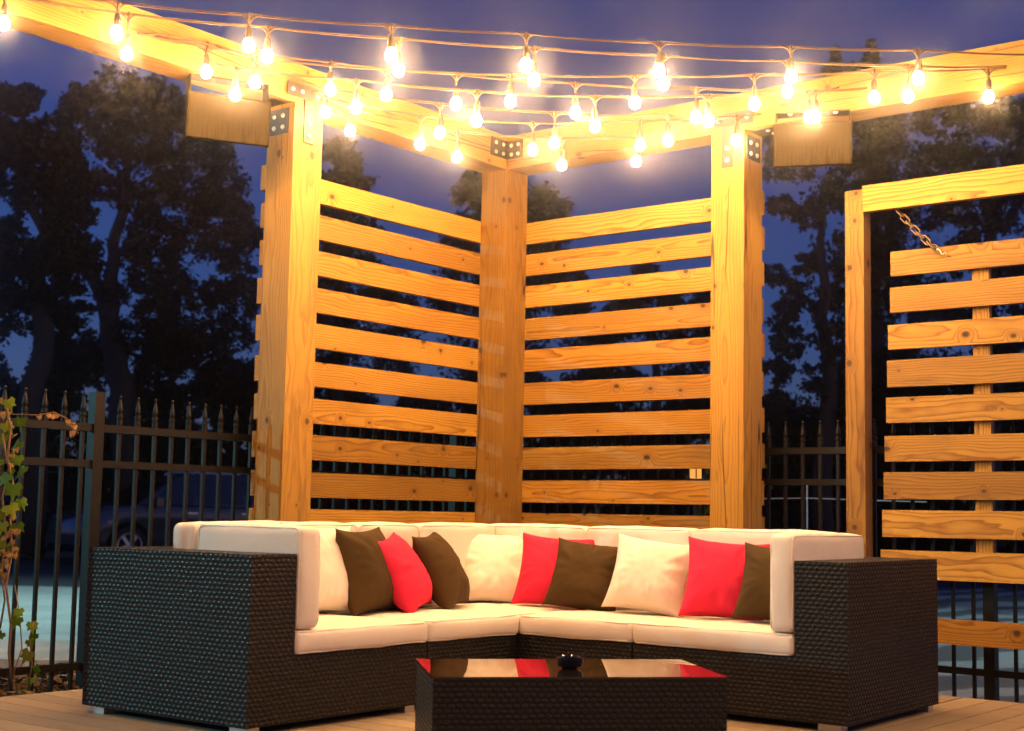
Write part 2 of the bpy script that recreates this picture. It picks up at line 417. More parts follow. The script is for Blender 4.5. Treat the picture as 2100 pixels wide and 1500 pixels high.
tag(ob('leaf_litter', mb.mesh('leaf_litter', M['litter'])), 'brown leaf litter scattered on the mulch below the fence', 'leaf litter', kind='stuff')

# deck: boards along v, then a turned section on the right, fascia at the edges
mb = MB(); rnd = random.Random(5)
u = 0.14
while u < 8.2:
    x = -0.1
    L = 3.12
    mb.box(((x+L/2), -(u+0.0685), -0.015), (L-0.004, 0.134, 0.030))
    u += 0.14
v = 3.03
while v < 6.5:
    mb.box((v+0.0685, -4.17, -0.015), (0.134, 8.06, 0.030)); v += 0.14
mb.bevel(0.004, 1)
tag(ob('deck', mb.mesh('deck', M['deck'])), kind='structure')
def fascia(nm, c, s):
    return tag(ob(nm, MB().box(c, s).mesh(nm, M['deck'])), kind='structure')
mb = MB(); mb.box((-0.085, -4.2, -0.13), (0.025, 8.1, 0.19)); mb.box((3.2, -0.155, -0.13), (6.55, 0.025, 0.19))
tag(ob('deck_fascia', mb.mesh('deck_fascia', M['deck'])), kind='structure')

# ------------------------------------------------------------------ pergola corner
s, Lu, Lv = 0.2135, 1.6518, 1.5161
P_, SLH, TOP = 0.2105, 0.14, 2.7443
BB, BT = 3.066, 3.284
perg = empty('pergola', V(0,0,0), 'corner pergola of rough timber posts and beams with slatted screen walls', 'pergola')
h = s/2
def post(cv, cu, name='post'):
    return lumber(name, V(cv, cu, -0.05), V(cv, cu, BB), s, s, M['post'], perg, up=(1,0,0), bev=0.006)
post(-h, Lu+h); post(-h, -h); post(Lv+h, -h)
lumber('beam', V(-h, 0.0, (BB+BT)/2), V(-h, 9.0, (BB+BT)/2), 0.2, BT-BB, M['post'], perg, bev=0.006)
lumber('beam', V(-s, -h, (BB+BT)/2), V(9.0, -h, (BB+BT)/2), 0.2, BT-BB, M['post'], perg, bev=0.006)
# (0.2 wide beams are centred so that their inner faces sit 7 mm behind the posts' faces)
ST = 0.038
rnd = random.Random(11)
for i in range(13):
    z = TOP - P_*i - SLH/2 + rnd.uniform(-.003,.003)
    if z < 0.05: break
    dz = rnd.uniform(-.003,.003)
    lumber('slat', V(-s-ST/2-.001, -s-ST-.002, z), V(-s-ST/2-.001, Lu+s-.004+rnd.uniform(-.006,.006), z+dz), ST, SLH, M['pine'], perg, bev=0.003)
    lumber('slat', V(-s, -s-ST/2-.001, z+.0027), V(Lv+s-.004+rnd.uniform(-.006,.006), -s-ST/2-.001, z+.0027+dz), ST, SLH, M['pine'], perg, bev=0.003)
# steel plates with carriage bolts
bolt_me = MB().lathe([(0.014,0),(0.0135,0.004),(0.010,0.008),(0.005,0.010),(0.0,0.0105)], 14).mesh('bolt', M['bolt'], 180)
def plate(name, polys, bolts, org, ax, ay):
    """flat steel shape in the plane (ax, ay) at org, 5 mm thick, with bolt heads"""
    ax = Vector(ax); ay = Vector(ay); az = ax.cross(ay)
    Mx = Matrix((ax, ay, az)).transposed().to_4x4(); Mx.translation = org
    mb = MB()
    for (x0, y0, x1, y1) in polys: mb.box(((x0+x1)/2, (y0+y1)/2, 0.003), (x1-x0, y1-y0, 0.006))
    mb.bevel(0.0015, 1)
    p = ob(name, mb.mesh(name, M['plate']), perg, Mx)
    for bx, by in bolts: ob('bolt', bolt_me, p, Mx @ Matrix.Translation((bx, by, 0.006)))
    return p
eU, eV, eZ = Vector((0,-1,0)), Vector((1,0,0)), Vector((0,0,1))
# T plates on the inner faces of the outer posts
T = [(-.165,-.03,.165,.045), (-.037,-.27,.037,-.031)]
TB = [(-.13,.008),(-.06,.008),(.06,.008),(.13,.008),(0,-.16),(0,-.23)]
plate('tee_plate', T, TB, V(0, Lu+h, BB+.06), -eU, eZ)
plate('tee_plate', T, TB, V(Lv+h, 0, BB+.06), eV, eZ)
# corner plate: two leaves bent at the inside corner of the beams
CB = [(.045,.03),(.12,.03),(.045,.09),(.12,.09)]
plate('corner_plate', [(0,0,.17,.12)], [(.17-a,b) for a,b in CB], V(-.0065, .17, 3.128), -eU, eZ)
plate('corner_plate', [(0,0,.115,.12)], [(.03,.03),(.085,.03),(.03,.09),(.085,.09)], V(0.0, -.0065, 3.128), eV, eZ)
# angle brackets under the beams at the outer faces of the outer posts
AB = [(.04,.035),(.11,.035),(.04,.10),(.11,.10)]
plate('angle_bracket', [(0,0,.15,.14)], AB, V(-s+.02, Lu+s, BB-.165), eV, eZ)
plate('angle_bracket', [(0,0,.15,.16)], AB, V(-s+.02, Lu+s+.17, BB), eV, -Vector((0,-1,0)))
plate('angle_bracket', [(0,0,.15,.14)], AB, V(Lv+s, -.03, BB-.165), eU*-1, eZ)
plate('angle_bracket', [(0,0,.15,.20)], AB, V(Lv+s+.21, -s+.02, BB), eU, -eV)

# ------------------------------------------------------------------ iron fences
picket_prof = [(0.0085,0),(0.0085,1.265),(0.016,1.267),(0.016,1.283),(0.0125,1.285),(0.0125,1.293),(0.0165,1.295),(0.0165,1.312),(0.010,1.316),(0.0135,1.326),(0.0150,1.334),(0.0120,1.352),(0.0055,1.384),(0.0045,1.392),(0.0075,1.398),(0.0075,1.404),(0.003,1.410),(0.0,1.411)]
bar_me = MB().box((0,0,0.565),(0.017,0.017,1.37)).bevel(.002,1).mesh('picket', M['iron'])
fin_me = MB().lathe([(0.016,1.250)]+picket_prof[2:], 12).mesh('finial', M['iron'], 40)
PK = 0.109
def fence(name, label, a, b, posts, n0, skip=()):
    """a, b world end points on the ground line (z=0)"""
    f = empty(name, (a+b)/2, label, 'fence', 'black iron fences round the deck')
    d = (b-a).normalized(); L = (b-a).length; side = d.cross(eZ)
    for z, hh in ((1.238,.036),(1.060,.034),(0.075,.034)):
        lumber('rail', a+eZ*z, b+eZ*z, 0.032, hh, M['iron'], f, bev=.003)
    for pp in posts:
        ob('fence_post', MB().box((0,0,.60),(.058,.058,1.63)).bevel(.003,1).mesh('fence_post', M['iron']), f, Matrix.Translation(a+d*pp))
    k = 0; x = n0
    while x < L:
        if all(abs(x-pp) > .05 for pp in posts):
            Mx = Matrix.Translation(a+d*x)
            p = ob('picket', bar_me, f, Mx); ob('finial', fin_me, p, Mx)
        x += PK; k += 1
    return f
FL = -0.345
# left fence: first picket phase from the photograph (post at u 2.80)
fence('iron_fence', 'black iron picket fence with spear finials beside the parking lot', V(FL, 4.2, 0), V(FL, FL, 0), [4.2-2.80, 4.2-.05, 4.5], 0.015)
fence('iron_fence', 'dark iron fence running behind the hanging slatted panel', V(FL, FL-.02, 0), V(5.2, FL-.02, 0), [0.02, 2.96+.345+.02], 0.075)

# ------------------------------------------------------------------ free-standing frame with hanging slatted panel
FU = -0.20
fr = empty('timber_frame', V(2.8, FU, 0), 'square timber frame with top and bottom rail behind right sofa arm', 'frame')
lumber('post', V(2.31, FU-.045, -0.05), V(2.31, FU-.045, 2.672), .11, .09, M['pine'], fr, up=(0,-1,0))
lumber('top_rail', V(2.375, FU+.012, 2.61), V(4.3, FU+.012, 2.61), .045, .145, M['pine'], fr)
lumber('bottom_rail', V(2.372, FU-.01, 0.285), V(4.3, FU-.01, 0.285), .045, .125, M['pine'], fr)
lumber('post', V(4.36, FU-.045, -0.05), V(4.36, FU-.045, 2.672), .11, .09, M['pine'], fr, up=(0,-1,0))
PU = -0.24
pn = empty('slatted_panel', V(3.3, PU, 1.4), 'hanging panel of nine horizontal pine slats on upright battens', 'panel')
tops = [517.3,590.7,667.5,740,816,895,969,1046,1125]; bots = [567,642,717.6,795,868,947,1024,1101,1188]; xs = [1826,1825,1821,1819,1817,1814,1812,1809,1806]
def onu(x, y, u):
    d = CF + CR*((x-1050)/FPX) - CU*((y-750)/FPX)
    return CAM + d*((-u-CAM.y)/d.y)
for a_, b_, x_ in zip(tops, bots, xs):
    A = onu(x_, a_, PU); B = onu(x_, b_, PU)
    zc = (A.z+B.z)/2; hh = min(.15, A.z-B.z)
    lumber('slat', V(A.x, PU-.019, zc), V(4.25, PU-.019, zc+.004), .038, hh, M['pine'], pn, bev=.003)
for bv in (2.985, 3.95):
    lumber('batten', V(bv, PU-.058, 0.545), V(bv, PU-.058, 2.30), .038, .088, M['pine'], pn, up=(1,0,0), bev=.003)
# chain from the top rail to an eye bolt on the first slat
A = V(2.555, FU-.02, 2.532); B = onu(1925, 517, PU+.02)
ch = empty('hanging_chain', A, 'short steel chain from the top rail down to the hanging panel', 'chain')
Ln = (B-A).length; nl = 8; dirx = (B-A).normalized()
mb = MB(); mb.tube([Vector((.015*math.cos(t)*1.0+(.016 if math.cos(t)>0 else -.016), .016*math.sin(t), 0)) for t in [2*PI*k/14 for k in range(15)]], .0042, 6, cap=False)
link_me = mb.mesh('link', M['chain'], 180)
for k in range(nl):
    p = A + (B-A)*((k+.5)/nl) - eZ*.008*math.sin(PI*(k+.5)/nl)
    Mx = frame(p-dirx*.01, p+dirx*.01) @ Matrix.Rotation(rad(90)*(k%2)+rad(8), 4, 'X')
    ob('link', link_me, ch, Mx)
hk = MB().tube([B+Vector((-.012,.0,.012)), B+Vector((-.002,-.006,.016)), B+Vector((.010,-.004,.004)), B+Vector((.014,-.004,-.010)), B+Vector((.026,-.003,-.016)), B+Vector((.034,-.004,-.004)), B+Vector((.040,0,-.022)), B+Vector((.052,.02,-.026))], .0038, 6)
ob('hook', hk.mesh('hook', M['bolt'], 180), ch)

# ------------------------------------------------------------------ sectional sofa
ZB, ZA, ZCB, ZCT = 0.030, 0.680, 0.288, 0.381
LAi, LAo, LB, RAi, RAo, RB = 1.456, 1.697, -.990, 1.420, 1.655, -.981
DI = -.76
def wick(boxes, name, parent):
    mb = MB()
    for (a0,a1,b0,b1,z0,z1) in boxes:
        sub = MB().box(((a0+a1)/2, -(b0+b1)/2, (z0+z1)/2), (abs(a1-a0), abs(b1-b0), z1-z0)).bevel(.012, 3)
        me = sub.mesh('t', M['wicker']); mb.bm.from_mesh(me); bpy.data.meshes.remove(me)
    return ob(name, mb.mesh(name, M['wicker'], 50), parent, SM)
def cushion(name, a0,a1,b0,b1,z0,z1, parent, puff=.010, seed=0, bev=.022):
    sx, sy, sz = abs(a1-a0), abs(b1-b0), z1-z0
    mb = MB().box((0,0,0), (sx,sy,sz))
    es = mb.bm.edges[:]
    bmesh.ops.subdivide_edges(mb.bm, edges=es, cuts=0)
    mb.bevel(bev, 3)
    bm = mb.bm
    # slice into a fine grid so that the fabric can swell and crease
    for ax, L in ((0,sx),(1,sy),(2,sz)):
        nseg = max(2, int(L/.035))
        for i in range(1, nseg):
            co = [0,0,0]; no = [0,0,0]; co[ax] = -L/2 + L*i/nseg; no[ax] = 1
            bmesh.ops.bisect_plane(bm, geom=bm.verts[:]+bm.edges[:]+bm.faces[:], plane_co=co, plane_no=no)
    bm.normal_update()
    nrm = {v: v.normal.copy() for v in bm.verts}
    for v, nn in nrm.items():
        x, y, z = v.co.x/(sx/2), v.co.y/(sy/2), v.co.z/(sz/2)
        e = sorted((abs(x), abs(y), abs(z)))
        bul = (1-e[0]**2)*(1-e[1]**4)
        q = v.co + Vector((seed*3.1, seed*1.7, 0))
        v.co += nn*(puff*bul + .006*noise.noise(q*4) + .0035*noise.noise(q*11) + .0015*noise.noise(q*26))
    Mx = SM @ Matrix.Translation(((a0+a1)/2, -(b0+b1)/2, (z0+z1)/2))
    o = ob(name, mb.mesh(name, M['white'], 180), parent, Mx)
    # welted seam round the face that shows: the thinnest axis tells which way the cushion lies
    ax = min(range(3), key=lambda i: (sx,sy,sz)[i]); H = [sx/2, sy/2, sz/2]
    p_, q_ = [i for i in range(3) if i != ax]
    r_ = .035
    for sg in (-1, 1):
        path = []
        for cx_, cy_, a0_ in ((1,1,0),(-1,1,90),(-1,-1,180),(1,-1,270)):
            for k in range(5):
                an = rad(a0_+90*k/4); v = [0,0,0]
                v[p_] = cx_*(H[p_]-r_)+math.cos(an)*(r_-bev*.22); v[q_] = cy_*(H[q_]-r_)+math.sin(an)*(r_-bev*.22); v[ax] = sg*(H[ax]-bev*.26)
                path.append(Vector(v))
        path.append(path[0].copy()); path.append(path[1].copy())
        fine_ = []
        for A_, B_ in zip(path, path[1:]):
            n_ = max(1, int((B_-A_).length/.05))
            for k in range(n_): fine_.append(A_.lerp(B_, k/n_))
        for v in fine_:
            q = v + Vector((seed*3.1, seed*1.7, 0)); d_ = Vector((v.x/H[0]**2, v.y/H[1]**2, v.z/H[2]**2)).normalized()
            v += d_*(.005*noise.noise(q*4) + .0025*noise.noise(q*13) + .001)
        ob('piping', MB().tube(fine_, .0034, 6, cap=False).mesh('piping', M['white'], 180), o, Mx)
    return o
def piping(parent, pts, name='piping'):
    pass
foot_me = MB().box((0,0,.016),(.10,.06,.032)).bevel(.004,1).mesh('foot', M['foot'])
def feet(parent, spots):
    for a, b in spots: ob('foot', foot_me, parent, SM @ Matrix.Translation((a, -b, 0)))
SG = 'sections of the wicker sofa'
G = .004
# left end section with arm
o = empty('sofa_section', S(-.5, 1.2, 0), 'left end section of dark wicker sofa, armrest nearest the camera', 'sofa', SG)
wick([(0, LB, .655+G, LAi, ZB, ZCB), (DI, LB, .655+G, LAi, ZCB-.02, ZA)], 'wicker_base', o)
wick([(.001, LB, LAi+.001, LAo, ZB, ZA)], 'armrest', o)
feet(o, [(-.06, LAo-.05), (LB+.07, LAo-.05), (-.06, .75), (LB+.07,.75)])
cushion('seat_cushion', .012, DI+.12, .658, LAi-.003, ZCB+.002, ZCT, o, seed=1)
cushion('side_cushion', .006, -.60, 1.330, LAi-.004, ZCT+.004, .785, o, seed=2)
cushion('back_cushion', -.62, DI+.002, .45, LAi-.006, ZCT+.003, .789, o, seed=3)
# left middle
o = empty('sofa_section', S(-.5, .33, 0), 'armless wicker sofa section between left end and corner, under the red and brown pillows', 'sofa', SG)
wick([(0, LB, G, .655-G, ZB, ZCB), (DI, LB, G, .655-G, ZCB-.02, ZA)], 'wicker_base', o)
feet(o, [(-.06, .10), (LB+.07, .10)])
cushion('seat_cushion', .012, DI+.12, .004, .652, ZCB+.002, ZCT, o, seed=4)
cushion('back_cushion', -.62, DI+.002, .005, .445, ZCT+.003, .789, o, seed=5)
# corner
o = empty('sofa_section', S(-.5, -.5, 0), 'corner section of wicker sofa where the two wings meet', 'sofa', SG)
wick([(-G, LB, -G, RB, ZB, ZCB), (DI, LB, -G, RB, ZCB-.02, ZA), (-G, DI-.002, DI, RB, ZCB-.02, ZA)], 'wicker_base', o)
cushion('seat_cushion', -.002, DI+.12, -.002, DI+.12, ZCB+.002, ZCT, o, seed=6)
cushion('back_cushion', -.62, DI+.002, -.63, -.003, ZCT+.003, .789, o, seed=7)
cushion('back_cushion', -.05, -.755, -.635, DI+.002, ZCT+.003, .789, o, seed=8)
# right middle
o = empty('sofa_section', S(.32, -.5, 0), 'armless wicker sofa section right of the corner, under the brown and cream pillows', 'sofa', SG)
wick([(G, .635-G, 0, RB, ZB, ZCB), (G, .635-G, DI, RB, ZCB-.02, ZA)], 'wicker_base', o)
feet(o, [(.10, -.06), (.10, RB+.07)])
cushion('seat_cushion', .004, .632, .012, DI+.12, ZCB+.002, ZCT, o, seed=9)
cushion('back_cushion', -.045, .562, -.62, DI+.002, ZCT+.003, .792, o, seed=10)
# right end
o = empty('sofa_section', S(1.15, -.5, 0), 'right end section of dark wicker sofa, armrest by the timber frame', 'sofa', SG)
wick([(.635+G, RAi, 0, RB, ZB, ZCB), (.635+G, RAi, DI, RB, ZCB-.02, ZA)], 'wicker_base', o)
wick([(RAi+.001, RAo, .001, RB, ZB, ZA)], 'armrest', o)
feet(o, [(RAo-.09, -.05), (RAo-.06, RB+.07), (.75, -.06)])
cushion('seat_cushion', .638, RAi-.003, .012, DI+.12, ZCB+.002, ZCT, o, seed=11)
cushion('side_cushion', 1.312, RAi-.004, .006, -.725, ZCT+.004, .785, o, seed=12)
cushion('back_cushion', .567, 1.300, -.62, DI+.002, ZCT+.003, .792, o, seed=13)

# ------------------------------------------------------------------ throw pillows
def pillow_mesh(name, mat, a, T, seed):
    N = 34; bm = bmesh.new(); mb = MB(); bm = mb.bm
    rn = random.Random(seed); off = Vector((rn.random()*50, rn.random()*50, rn.random()*50))
    top, bot = {}, {}
    for i in range(N+1):
        for j in range(N+1):
            x, y = -1+2*i/N, -1+2*j/N
            # sides drawn in between the corners, corners drawn out to points
            px_ = x*(1-.11*(1-y*y)*abs(x)**3); py_ = y*(1-.11*(1-x*x)*abs(y)**3)
            ed = (1-abs(x)**2.6)*(1-abs(y)**2.6)
            t = T*max(0, ed)**.62
            # gathers that radiate from the sides
            e = max(abs(x), abs(y)); cr = max(0, e-.35)/.65*(1-e)*2.2
            th = math.atan2(y, x)
            w = .032*cr*noise.noise(Vector((math.cos(th)*5.2, math.sin(th)*5.2, e*1.3))+off) + .007*(1-e)*noise.noise(Vector((x*2.0,y*2.0,0))+off) + .0025*noise.noise(Vector((x*6,y*6,4))+off)*min(1,(1-e)*6)
            sag = -.03*a*(1-x*x)*(1-abs(y))  # fill settles towards the bottom
            p = Vector((px_*a, 0, py_*a + sag))
            top[i,j] = bm.verts.new(p + Vector((0, -(t*(1.06-.10*y))-w*1.0, 0)))
            if i in (0,N) or j in (0,N): bot[i,j] = top[i,j]
            else: bot[i,j] = bm.verts.new(p + Vector((0, t*(1.06-.10*y)+w*.6, 0)))
    for i in range(N):
        for j in range(N):
            bm.faces.new((top[i,j], top[i+1,j], top[i+1,j+1], top[i,j+1]))
            bm.faces.new((bot[i,j+1], bot[i+1,j+1], bot[i+1,j], bot[i,j]))
    return mb.mesh(name, mat, 180)
def pillow(label, mat, x, y, D_sv, D_su, yaw, lean, roll, a=.225, T=.085, seed=0, zoff=0, group=None):
    """base centre at sofa coords; yaw = compass of the face normal (0 = +sv, 90 = +su); lean back; roll in its plane"""
    me = pillow_mesh('throw_pillow', mat, a, T, seed)
    n_ang = rad(yaw)
    nrm = Vector((math.cos(n_ang), -math.sin(n_ang), 0))       # sofa-frame plan normal
    # local -Y faces the normal
    R = Matrix.Rotation(math.atan2(nrm.y, nrm.x)+PI/2, 4, 'Z')
    base = Matrix.Translation((D_sv, -D_su, ZCT+.008+zoff))
    Mx = SM @ base @ R @ Matrix.Rotation(rad(-lean), 4, 'X') @ Matrix.Rotation(rad(roll), 4, 'Y') @ Matrix.Translation((0, 0, a*(math.cos(rad(abs(roll)))+.75*math.sin(rad(abs(roll))))-.012))
    o = ob('throw_pillow', me, None, Mx)
    return tag(o, label, 'pillow', group or 'throw pillows on the sofa')
pillow('cream pillow in the left end of the sofa, tucked behind the side cushion', M['white'], 0,0, -.47, .80, 4, 16, 3, a=.212, seed=1)
pillow('plump brown pillow standing leftmost of the brown ones, two pointed top corners', M['brown'], 0,0, -.42, .53, -13, 15, -1, a=.205, T=.095, seed=2)
pillow('red pillow tipped sideways between two brown pillows on the left wing', M['red'], 0,0, -.36, .27, -24, 29, -6, a=.198, T=.085, seed=3)
pillow('brown pillow leaning between a tipped red one and the cream corner pillow', M['brown'], 0,0, -.40, -.05, -23, 27, -4, a=.203, T=.085, seed=4)
pillow('cream pillow set across the inside corner of the sofa', M['white'], 0,0, -.48, -.42, 45, 26, 3, a=.205, T=.08, seed=5)
pillow('red pillow half covered by a brown one, right of the corner', M['red'], 0,0, -.12, -.41, 65, 23, 4, a=.195, T=.085, seed=6)
pillow('flat square brown pillow between red and cream pillows, middle of the right wing', M['brown'], 0,0, .11, -.34, 66, 28, 7, a=.186, T=.092, seed=7)
pillow('cream pillow between the square brown and the rightmost red pillow', M['white'], 0,0, .46, -.35, 66, 26, 8, a=.196, T=.092, seed=8)
pillow('red pillow next to the right end, its top corner sticking out behind a brown one', M['red'], 0,0, .88, -.36, 67, 23, 4, a=.197, T=.092, seed=9)
pillow('brown pillow at the right end, partly hidden by the side cushion', M['brown'], 0,0, 1.16, -.32, 70, 25, 6, a=.186, T=.088, seed=10)
pillow('brown pillow lying low behind the tipped red pillow', M['brown'], 0,0, -.54, .24, 5, 14, 0, a=.15, T=.045, seed=12)

# ------------------------------------------------------------------ coffee table and ashtray
TZ = 0.303
c4 = [onz(882,1388,TZ), onz(1486,1387,TZ), onz(1402,1352,TZ), onz(858,1350,TZ)]
for c_ in c4: c_.z = 0
fx = ((c4[1]-c4[0]) + (c4[2]-c4[3])).normalized(); fy = eZ.cross(fx)
ctr = (c4[0]+c4[1]+c4[2]+c4[3])/4
TW = ((c4[1]-c4[0]).length+(c4[2]-c4[3]).length)/2; TD = ((c4[3]-c4[0]).dot(fy)+(c4[2]-c4[1]).dot(fy))/2
TM = Matrix((fx, fy, eZ)).transposed().to_4x4(); TM.translation = ctr
tb = empty('coffee_table', TM, 'low dark wicker coffee table with smoked glass top', 'table')
sub = MB().box((0,0,.1615),(TW-.004,TD-.004,.263)).bevel(.010,3)
ob('wicker_base', sub.mesh('wicker_base', M['wicker'], 50), tb, TM)
ob('glass_top', MB().box((0,0,TZ-.0055),(TW,TD,.007)).bevel(.002,2).mesh('glass_top', M['glasstop']), tb, TM)
for sx in (-1,1):
    for sy in (-1,1): ob('foot', foot_me, tb, TM @ Matrix.Translation((sx*(TW/2-.07), sy*(TD/2-.05), 0)))
AP = onz(1168, 1370, TZ)
ash = empty('ashtray', Matrix.Translation((AP.x, AP.y, TZ-.0015)), 'small round black glass ashtray standing on the coffee table', 'ashtray')
ob('bowl', MB().lathe([(0.0,0.0),(.028,0.0),(.030,.004),(.044,.008),(.049,.022),(.050,.040),(.046,.043),(.041,.040),(.039,.022),(.034,.014),(0,.013)], 32).mesh('bowl', M['blackglass'], 40), ash, WM[ash.name])
for k in range(4):
    a_ = rad(45+90*k)
    ob('rest', MB().box((.046*math.cos(a_), .046*math.sin(a_), .044), (.014,.014,.007), ).bevel(.003,1).mesh('rest', M['blackglass']), ash, WM[ash.name])

# ------------------------------------------------------------------ string lights
BULB_W = 13.0
BCOL = (1.0, 0.50, 0.18)
def bulb_mat():
    t = NT('lit_bulb')
    e = t.n('ShaderNodeEmission'); e.inputs[0].default_value = (1.0, 0.80, 0.48, 1); e.inputs[1].default_value = 40
    tr = t.n('ShaderNodeBsdfTransparent'); ad = t.n('ShaderNodeAddShader')
    t.l(e.outputs[0], ad.inputs[0]); t.l(tr.outputs[0], ad.inputs[1]); t.l(ad.outputs[0], t.out.inputs[0])
    try: t.m.cycles.emission_sampling = 'NONE'
    except Exception: pass
    return t.m
M['bulb'] = bulb_mat()
bulb_me = MB().lathe([(0.0,-.034),(.011,-.0325),(.020,-.027),(.0255,-.018),(.0275,-.006),(.026,.006),(.021,.018),(.0155,.027),(.0135,.034),(0,.034)], 18).mesh('bulb', M['bulb'], 180)
sock_me = MB().lathe([(.0145,.026),(.0165,.030),(.0165,.062),(.0145,.068),(.0145,.078),(.008,.090),(.0035,.096),(0,.097)], 14).mesh('socket', M['socket'], 40)
STR = [
 ('top string of bulbs, nearest the camera, highest across the sky', 6.42, 6.80, (-120,-30), (2260,112), [(240,67,5),(510,93,30),(802,112,52),(1078,133,68),(1352,145,87),(1622,157,95),(1883,160,102)]),
 ('second string of bulbs, just below the topmost one', 6.66, 7.12, (126,13), (2063,138), [(7,47,-15),(260,110,27),(548,115,55),(817,143,78),(1095,163,97),(1360,172,113),(1615,187,124),(1862,197,134)]),
 ('string of bulbs that starts at the coiled cord on the left beam', 7.16, 7.50, (300,70), (1778,182), [(423,147,98),(677,183,126),(935,212,152),(1180,230,170),(1427,240,181),(1660,240,186)]),
 ('string of bulbs that starts above the left heater', 7.08, 7.52, (440,130), (1720,180), [(482,193,140),(730,220,163),(977,247,187),(1220,258,197),(1453,247,196),(1672,240,187)]),
 ('string of bulbs ending at the far right on the right beam', 7.06, 7.36, (440,95), (2063,140), [(523,168,118),(792,193,142),(1047,207,152),(1302,210,155),(1547,213,153),(1793,200,145),(2027,198,141)]),
 ('short string of four bulbs starting by the left post', 7.86, 7.74, (575,150), (1480,250), [(667,230,180),(902,272,213),(1137,293,231),(1370,287,236)]),
 ('short string of bulbs crossing in front of the corner plate', 7.85, 8.15, (690,205), (1560,235), [(862,295,238),(1092,307,252),(1313,297,247),(1510,287,238)]),
 ('lowest and rearmost string of bulbs near the corner post', 8.05, 8.50, (640,190), (1420,245), [(718,267,222),(937,322,270),(1152,338,283),(1305,330,280)]),
]
def onplane_v(x, y, v):
    d = CF + CR*((x-1050)/FPX) - CU*((y-750)/FPX); return CAM + d*((v-CAM.x)/d.x)
def bez(a, b, c, n=5):
    return [a*(1-t)**2 + b*2*t*(1-t) + c*t*t for t in [i/n for i in range(n+1)]]
lamp_data = bpy.data.lights.new('bulb_light', 'POINT'); lamp_data.energy = BULB_W; lamp_data.color = BCOL; lamp_data.shadow_soft_size = .025
for lab, D0, D1, pa, pb, bl in STR:
    A = onplane_v(pa[0], pa[1], .012); B = onu(pb[0], pb[1], .012)
    A.z = min(max(A.z, 3.12), 3.27) if A.y > -6 else A.z
    B.z = min(max(B.z, 3.12), 3.27)
    x0, x1 = bl[0][0], bl[-1][0]
    js = []; bs = []
    for x, y, jy in bl:
        D = D0 + (D1-D0)*(x-x0)/max(1, x1-x0)
        for _ in range(80):
            p = at(x, y, D)
            if p.x < .055 or -p.y < .055: D -= .02
            else: break
        j = at(x, jy, D); j = Vector((p.x, p.y, j.z))
        if j.z - p.z < .115: j.z = p.z + .115
        js.append(j); bs.append(p)
    st = empty('string_light', js[len(js)//2], lab, 'string lights', 'bulb strings hung between the two beams')
    mb = MB()
    nodes = [A] + js + [B]
    # the wire sags slightly between neighbouring bulbs
    pts = []
    for a, b in zip(nodes, nodes[1:]):
        sg = .012*min(1,(b-a).length)
        for i in range(8):
            t = i/8; pts.append(a.lerp(b, t) - eZ*sg*4*t*(1-t))
    pts.append(B)
    mb.tube(pts, .0036, 6)
    pts2 = [p + Vector((.003, .003, .006)) + Vector((0,0,.006*noise.noise(p*3))) for p in pts]
    mb.tube(pts2, .0026, 6)
    # moulded tee at each drop
    for j, p in zip(js, bs):
        d = (B-A).normalized()
        for sgn in (-1, 1):
            mb.tube(bez(j+d*sgn*.045+eZ*.001, j+d*sgn*.004-eZ*.004, j-eZ*.05, 6), .0042, 6)
        mb.tube([j+eZ*.012, j-eZ*.03, j-eZ*.034], .008, 8, rs=[.006,.009,.005])
        mb.tube([j-eZ*.03, Vector((p.x, p.y, p.z+.09))], .0045, 6)
    ob('cord', mb.mesh('cord', M['cord'], 180), st)
    for p in bs:
        tw = Matrix.Translation(p) @ Matrix.Rotation(rad(random.uniform(-4,4)), 4, 'X') @ Matrix.Rotation(rad(random.uniform(-4,4)), 4, 'Y')
        sk = ob('socket', sock_me, st, tw)
        ob('bulb', bulb_me, sk, tw)
        lo = bpy.data.objects.new('bulb_light', lamp_data); COL.objects.link(lo)
        lo.parent = st; lo.matrix_basis = WM[st.name].inverted() @ Matrix.Translation(p)
# the strings go on over the rest of the patio, above and behind the viewer
for D, lab in ((5.35,'string of bulbs overhead, first one nearer than the picture'),(4.3,'string of bulbs overhead, between the coffee table and the viewer'),(3.2,'string of bulbs overhead, just in front of the viewer')):
    dl = CR.copy(); dl.z = 0; dl.normalize(); fl = CF.copy(); fl.z = 0; fl.normalize()
    def q_at(l): return Vector((CAM.x, CAM.y, 0)) + fl*D + dl*l
    lA = -(D-9.1)/-.78*.62; A = q_at(max(lA, -4.6)); B = q_at(min((9.1-D)/.618*.785, 6.0))
    A.z = B.z = 3.2
    n_ = int((B-A).length/.61)
    st = empty('string_light', A, lab, 'string lights', 'bulb strings hung between the two beams')
    pts = []; ps = []
    for i in range(n_*2+1):
        t_ = i/(n_*2); p = A.lerp(B, t_); p.z -= .22*4*t_*(1-t_)*.5; pts.append(p)
        if i % 2: ps.append(p - eZ*.13)
    mb = MB().tube(pts, .0045, 6)
    for p in ps: mb.tube([p+eZ*.13, p+eZ*.09], .0045, 6)
    ob('cord', mb.mesh('cord', M['cord'], 180), st)
    for p in ps:
        sk = ob('socket', sock_me, st, Matrix.Translation(p)); ob('bulb', bulb_me, sk, Matrix.Translation(p))
        lo = bpy.data.objects.new('bulb_light', lamp_data); COL.objects.link(lo)
        lo.parent = st; lo.matrix_basis = WM[st.name].inverted() @ Matrix.Translation(p)
